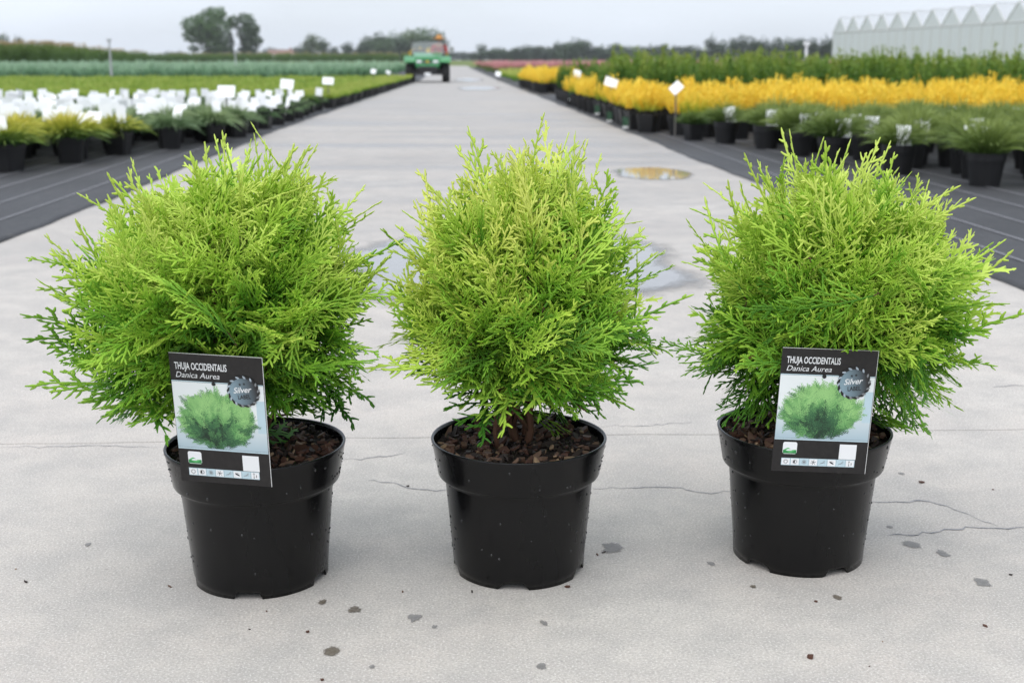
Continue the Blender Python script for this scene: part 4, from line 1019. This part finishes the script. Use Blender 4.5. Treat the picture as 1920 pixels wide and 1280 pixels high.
# ------------------------------------------------------------------ greenhouse
m = Mt('greenhouse_glass'); p = m.pos(obj=True)
m.set(col=m.mix(m.rng(m.noise(m.pos((.5, .5, .12), obj=True), .8, 3), .35, .65), (.78, .80, .82), (.86, .87, .87)), rough=.25, spec=.5)
tr = m.n('ShaderNodeBsdfTranslucent'); tr.inputs['Color'].default_value = (.88, .90, .91, 1); ms = m.n('ShaderNodeMixShader'); ms.inputs[0].default_value = .45
m.l(m.b.outputs[0], ms.inputs[1]); m.l(tr.outputs[0], ms.inputs[2]); m.l(ms.outputs[0], m.out.inputs['Surface']); M['ghglass'] = m.m
m = Mt('greenhouse_roof_glass'); tr = m.n('ShaderNodeBsdfTransparent'); tr.inputs['Color'].default_value = (.96, .97, .98, 1); ms = m.n('ShaderNodeMixShader'); ms.inputs[0].default_value = .55
m.set(col=(.72, .74, .76), rough=.2); m.l(m.b.outputs[0], ms.inputs[1]); m.l(tr.outputs[0], ms.inputs[2]); m.l(ms.outputs[0], m.out.inputs['Surface']); M['ghroof'] = m.m
M['ghframe'] = plain('greenhouse_frame', (.60, .60, .60), .5, .1, 1)
A0 = at(1560, 190); B0 = at(1920, 138); dirv = (B0-A0).normalized()
ghl = thing('greenhouse', 'long white glass greenhouse with a row of pointed roof gables', 'greenhouse', (A0.x, A0.y, -.05), math.atan2(dirv.y, dirv.x))
# local x runs along the facade, local +y to the back
BAY = 5.2; NB = 13; GUT = 4.55; RID = 6.6; DEP = 55.; px_m = (Acc(), Acc())
glass_m = {}
def unit(key, fn):
    if key not in glass_m: glass_m[key] = fn()
    return glass_m[key]
def part(name, me, loc): return link(name, me, ghl, loc)
def q_panel():
    a = Acc(); a.box((BAY/4, 0, (GUT-.3)/2+.15), (BAY/2-.08, .03, GUT-.32)); return a.mesh('pane', M['ghglass'])
def q_post():
    a = Acc(); a.box((0, 0, GUT/2), (.09, .12, GUT)); return a.mesh('post', M['ghframe'])
def q_gable():
    a = Acc(); a.prism([(.10, 0, GUT+.08), (BAY-.10, 0, GUT+.08), (BAY/2, 0, RID-.08)], (0, .03, 0)); return a.mesh('gable_pane', M['ghglass'])
def q_gframe():
    a = Acc()
    for x0, x1 in ((0, BAY/2), (BAY, BAY/2)): a.tube([(x0, -.02, GUT), ((x0+x1)/2, -.02, (GUT+RID)/2), (x1, -.02, RID)], .07, 4)
    a.tube([(0, -.02, GUT), (BAY/2, -.02, GUT), (BAY, -.02, GUT)], .07, 4); return a.mesh('gable_frame', M['ghframe'])
def q_roof(s):
    a = Acc(); x0 = 0 if s < 0 else BAY
    a.add([(x0, 0, GUT), (BAY/2, 0, RID), (BAY/2, DEP, RID), (x0, DEP, GUT)], [np.array([(0, 1, 2, 3)])]); return a.mesh('roof_pane', M['ghroof'])
def q_ridge():
    a = Acc(); a.box((BAY/2, DEP/2, RID+.03), (.10, DEP, .10)); a.box((0, DEP/2, GUT+.02), (.14, DEP, .10)); return a.mesh('ridge_bar', M['ghframe'])
for k in range(NB):
    x = k*BAY
    for h in range(2): part('pane', unit('p', q_panel), (x+h*BAY/2, 0, 0)); part('post', unit('po', q_post), (x+h*BAY/2, -.01, 0))
    part('gable_pane', unit('g', q_gable), (x, 0, 0)); part('gable_frame', unit('gf', q_gframe), (x, 0, 0))
    part('roof_pane', unit('r1', lambda: q_roof(-1)), (x, .05, 0)); part('roof_pane', unit('r2', lambda: q_roof(1)), (x, .05, 0)); part('ridge_bar', unit('rb', q_ridge), (x, .05, 0))
a = Acc(); a.box((NB*BAY/2, DEP/2, .08), (NB*BAY-.3, DEP-.3, .1)); a.build('bounce_floor', M['white_wall'], ghl)  # unseen pale floor, added to bounce white light through the glass
a = Acc(); a.box((NB*BAY/2, -.06, .35), (NB*BAY, .1, .7)); a.build('plinth', M['white_wall'], ghl)
a = Acc(); a.box((-.04, DEP/2, GUT/2), (.05, DEP, GUT)); a.build('side_wall', M['ghglass'], ghl)
a = Acc(); a.box((NB*BAY/2, DEP, GUT/2), (NB*BAY, .05, GUT)); a.build('back_wall', M['ghglass'], ghl)

# ------------------------------------------------------------------ green utility vehicle with its driver
m = Mt('green_paint'); m.set(col=(.018, .26, .07), rough=.3, spec=.5, coat=.4); p = m.pos(obj=True); m.set(col=m.mix(m.rng(m.noise(p, 4, 4), .4, .7), (.016, .22, .06), (.03, .28, .085))); M['green'] = m.m
M['dark'] = plain('dark_trim', (.018, .018, .019), .6); M['tyre'] = plain('tyre_rubber', (.02, .02, .02), .85, .3, 12); M['rimy'] = plain('wheel_rim', (.45, .36, .05), .5)
M['lamp'] = plain('headlight', (.75, .76, .78), .15, .05); M['yellow'] = plain('yellow_badge', (.65, .55, .05), .5); M['steel'] = plain('steel', (.38, .38, .37), .4, .1, 5, .5, .6)
m = Mt('windscreen'); tr = m.n('ShaderNodeBsdfTransparent'); tr.inputs['Color'].default_value = (.9, .92, .92, 1); ms = m.n('ShaderNodeMixShader'); ms.inputs[0].default_value = .72
m.set(col=(.55, .58, .6), rough=.08); m.l(m.b.outputs[0], ms.inputs[1]); m.l(tr.outputs[0], ms.inputs[2]); m.l(ms.outputs[0], m.out.inputs['Surface']); M['screen'] = m.m
vc = gp(802, 155); vy = 41.2
v = thing('utility_vehicle', 'green open utility vehicle with yellow plants in its load bed', 'utility vehicle', (vc.x, vy, 0), 0)
def ex(pts_yz, x0, x1): return [(x0, y, z) for y, z in pts_yz], (x1-x0, 0, 0)
a = Acc()   # front body: sloping hood between the fenders, -y is the front
a.hexa([(-.40, .0, .52), (.40, .0, .52), (.46, .95, .55), (-.46, .95, .55)], [(-.38, .02, .82), (.38, .02, .82), (.50, .95, .97), (-.50, .95, .97)])
a.hexa([(-.34, -.04, .44), (.34, -.04, .44), (.38, .10, .44), (-.38, .10, .44)], [(-.40, -.03, .60), (.40, -.03, .60), (.44, .12, .62), (-.44, .12, .62)])
hood = a.build('hood', M['green'], v, False, .045, 3)
for s in (-1, 1):
    a = Acc(); pr = [(-.02, .66), (.06, .76), (.30, .84), (.70, .84), (.98, .74), (.98, .68), (.70, .77), (.32, .77), (.10, .69), (.02, .62)]
    P_, vec = ex(pr, s*.38, s*.765)
    if s < 0: P_ = P_[::-1]
    a.prism(P_[::-1] if s > 0 else P_[::-1], vec); a.build('fender', M['green'], v, False, .02)
a = Acc(); a.box((0, -.045, .665), (.30, .03, .085)); gr = a.build('grille', M['dark'], v, False, .008)
for k in range(4): a = Acc(); a.box((0, -.062, .633+.02*k), (.29, .008, .006)); a.build('slat', M['steel'], gr)
a = Acc(); a.prism([(.05*math.cos(q), -.065, .665+.035*math.sin(q)) for q in np.linspace(0, 2*math.pi, 16, endpoint=False)][::-1], (0, -.012, 0)); a.build('badge', M['yellow'], gr)
for s in (-1, 1):
    a = Acc(); a.hexa([(s*.27-.09, -.05, .62), (s*.27+.09, -.04, .62), (s*.27+.09, .04, .62), (s*.27-.09, .04, .62)], [(s*.27-.08, -.035, .71), (s*.27+.08, -.025, .71), (s*.27+.08, .04, .71), (s*.27-.08, .04, .71)]); a.build('headlight', M['lamp'], v, False, .02)
a = Acc(); a.box((0, .0, .44), (.66, .12, .16)); a.box((0, .05, .33), (.56, .2, .10)); a.build('skid_plate', M['dark'], v, False, .03)
a = Acc(); a.tube([(-.52, .02, .27), (-.3, -.06, .27), (0, -.08, .27), (.3, -.06, .27), (.52, .02, .27)], .028, 8); a.build('bumper', M['dark'], v, True)
a = Acc(); a.box((0, -.125, .27), (.20, .008, .09)); a.build('number_plate', M['label_white'], v, False, .003)
a = Acc(); a.box((0, 1.35, .36), (.95, 2.3, .16)); a.box((0, 1.25, .55), (1.25, .55, .22)); a.build('chassis', M['dark'], v, False, .03)
for sx in (-1, 1):
    for wy in (.42, 2.25):
        w_ = link('wheel', None, v, (sx*.60, wy, .30)); a = Acc()
        a.lathe([(.16, -.115), (.25, -.13), (.29, -.115), (.305, -.06), (.308, 0), (.305, .06), (.29, .115), (.25, .13), (.16, .115)], 28, axis='x'); ty = a.build('tyre', M['tyre'], w_, True)
        a = Acc(); a.lathe([(.001, -.06*sx), (.09, -.05), (.155, -.10), (.165, -.11), (.165, .11), (.155, .10), (.09, .06), (.001, .06)], 20, axis='x'); a.build('rim', M['rimy'], w_, True)
        b = Acc()
        for k in range(20):
            th_ = k*math.pi/10; M3 = Matrix.Rotation(-th_, 3, 'X'); b.box(np.array(M3) @ np.array(((.055 if k % 2 else -.055), 0, .305)), (.11, .04, .022), M3)
        b.build('tread', M['tyre'], w_)
# windscreen frame and glass
ws = [(-.56, .78, .90), (.56, .78, .90), (.54, .98, 1.24), (.46, 1.00, 1.335), (-.46, 1.00, 1.335), (-.54, .98, 1.24)]
a = Acc(); a.poly(ws); wso = a.build('windscreen', M['screen'], v)
a = Acc(); L_ = [np.array(q) for q in ws]+[np.array(ws[0])]
for q0, q1 in zip(L_[:-1], L_[1:]): a.tube([q0, (q0+q1)/2, q1], .012, 6)
a.build('screen_frame', M['dark'], wso, True)
for s in (-1, 1):
    a = Acc(); a.box((s*.30, 1.35, .70), (.5, .5, .10)); a.box((s*.30, 1.62, .88), (.48, .10, .40)); a.build('seat', M['dark'], v, False, .04)
a = Acc(); a.box((0, 2.25, .62), (1.35, 1.15, .06)); a.box((0, 1.70, .74), (1.35, .05, .26)); a.box((0, 2.81, .74), (1.35, .05, .26)); a.box((-.66, 2.25, .74), (.05, 1.08, .26)); a.box((.66, 2.25, .74), (.05, 1.08, .26)); a.build('load_bed', M['green'], v, False, .015)
a = Acc(); th_ = np.linspace(0, 2*math.pi, 25); a.tube(np.stack([.36+.17*np.cos(th_), 1.02-.10*np.sin(th_), .96+.135*np.sin(th_)], 1), .014, 6, False); a.tube([(.36, 1.02, .96), (.36, .98, .90), (.36, .92, .80)], .018, 6); a.build('steering_wheel', M['dark'], v, True)
a = Acc(); a.box((.80, .86, 1.06), (.14, .03, .17)); a.tube([(.56, .86, .98), (.66, .86, 1.0), (.76, .87, 1.04)], .012, 6); a.build('mirror', M['steel'], v, False, .015)
for i in range(9):
    x = -.52+.26*(i % 5); y = 2.0+.34*(i//5)
    t = thing('loaded_yellow_shrub', 'yellow shrub standing in the load bed of the green vehicle', 'shrub', (vc.x+x, vy+y, .65), rng.uniform(0, 6), 'yellow shrubs on the vehicle')
    link('pot', POT_S, t); link('foliage', Y_F[i % 4], t, (0, 0, .15), None, (.95, .95, .9))
# driver
def skinned(name, verts, edges, radii, mat, parent, root=0, sub=2):
    me = bpy.data.meshes.new(name); me.from_pydata(verts, edges, []); me.materials.append(mat); o = link(name, me, parent)
    sm_ = o.modifiers.new('skin', 'SKIN'); sm_.use_smooth_shade = True
    for i, r_ in enumerate(radii): me.skin_vertices[0].data[i].radius = (r_, r_) if not isinstance(r_, tuple) else r_
    me.skin_vertices[0].data[root].use_root = True
    s_ = o.modifiers.new('sub', 'SUBSURF'); s_.levels = sub; s_.render_levels = sub
    return o
M['skin'] = plain('skin', (.50, .28, .18), .5, .1); M['red'] = plain('red_shirt', (.42, .05, .045), .8, .15); M['denim'] = plain('denim', (.05, .07, .13), .85); M['straw'] = plain('orange_straw', (.52, .25, .07), .8, .3, 20); M['hair'] = plain('brown_hair', (.16, .06, .02), .7)
pr = thing('person', 'person in red shirt and tan brimmed hat driving the green vehicle', 'person', (vc.x+.38, vy+1.45, .72), 0)
B = [(0, .02, .08), (0, .04, .28), (0, .03, .46), (0, .0, .54), (0, -.02, .62), (0, -.04, .70), (0, -.03, .76),
     (-.19, .02, .46), (-.25, -.08, .24), (-.14, -.34, .24), (.19, .02, .46), (.25, -.08, .24), (.14, -.34, .24), (-.09, -.02, .04), (-.13, -.40, .08), (-.13, -.48, -.30), (.09, -.02, .04), (.13, -.40, .08), (.13, -.48, -.30),
     (-.13, -.56, -.34), (.13, -.56, -.34), (-.10, -.42, .24), (.10, -.42, .24)]
E_ = [(0,1),(1,2),(2,3),(3,4),(4,5),(5,6),(2,7),(7,8),(8,9),(2,10),(10,11),(11,12),(0,13),(13,14),(14,15),(0,16),(16,17),(17,18),(15,19),(18,20),(9,21),(12,22)]
RD = [.13, .125, .12, .055, .075, .085, .06, .06, .045, .032, .06, .045, .032, .09, .065, .045, .09, .065, .045, .04, .04, .035, .035]
body = skinned('body', B, E_, RD, M['skin'], pr)
skinned('shirt', [B[0], B[1], B[2], B[7], B[8], (-.17, -.28, .24), B[10], B[11], (.17, -.28, .24)], [(0,1),(1,2),(2,3),(3,4),(4,5),(2,6),(6,7),(7,8)], [.15, .145, .138, .075, .06, .05, .075, .06, .05], M['red'], pr)
skinned('trousers', [B[0], B[13], B[14], (-.13, -.47, -.26), B[16], B[17], (.13, -.47, -.26)], [(0,1),(1,2),(2,3),(0,4),(4,5),(5,6)], [.14, .105, .08, .06, .105, .08, .06], M['denim'], pr)
a = Acc(); a.lathe([(.245, .695), (.24, .702), (.17, .715), (.105, .722), (.10, .76), (.085, .81), (.04, .828), (.001, .83)], 24, (0, -.02, 0)); a.lathe([(.245, .694), (.16, .704), (.10, .712), (.001, .715)], 24, (0, -.02, 0)); a.build('hat', M['straw'], pr, True)
a = Acc(); a.lathe([(.06, .56), (.095, .60), (.102, .66), (.098, .71)], 16, (0, .01, 0)); a.build('hair', M['hair'], pr, True)
a = Acc()
for s in (-1, 1): a.lathe([(.001, -.006), (.011, 0), (.001, .006)], 8, (s*.032, -.112, .655), 'y')
a.build('eyes', M['ink_black'], pr); a = Acc(); a.hexa([(-.014, -.135, .615), (.014, -.135, .615), (.014, -.09, .615), (-.014, -.09, .615)], [(-.008, -.11, .66), (.008, -.11, .66), (.008, -.09, .66), (-.008, -.09, .66)]); a.build('nose', M['skin'], pr)
a = Acc(); a.box((0, -.112, .595), (.05, .012, .01)); a.build('mouth', M['red'], pr)

# ------------------------------------------------------------------ thin haze over the fields
HAZE = 0.00025
if HAZE:
    a = Acc(); a.box((0, 0, 14.5), (3200, 3200, 31.)); hz = tag(a.build('haze', None), 'pale haze over the fields', 'haze', kind='stuff')
    hm = bpy.data.materials.new('haze'); hm.use_nodes = True; nt = hm.node_tree; nt.nodes.clear()
    pv = nt.nodes.new('ShaderNodeVolumePrincipled'); oo = nt.nodes.new('ShaderNodeOutputMaterial'); pv.inputs['Density'].default_value = HAZE; pv.inputs['Color'].default_value = (.9, .93, .97, 1); pv.inputs['Anisotropy'].default_value = .3
    nt.links.new(pv.outputs[0], oo.inputs['Volume']); hz.data.materials.append(hm)
bpy.context.view_layer.update()
print('objects', len(bpy.data.objects))
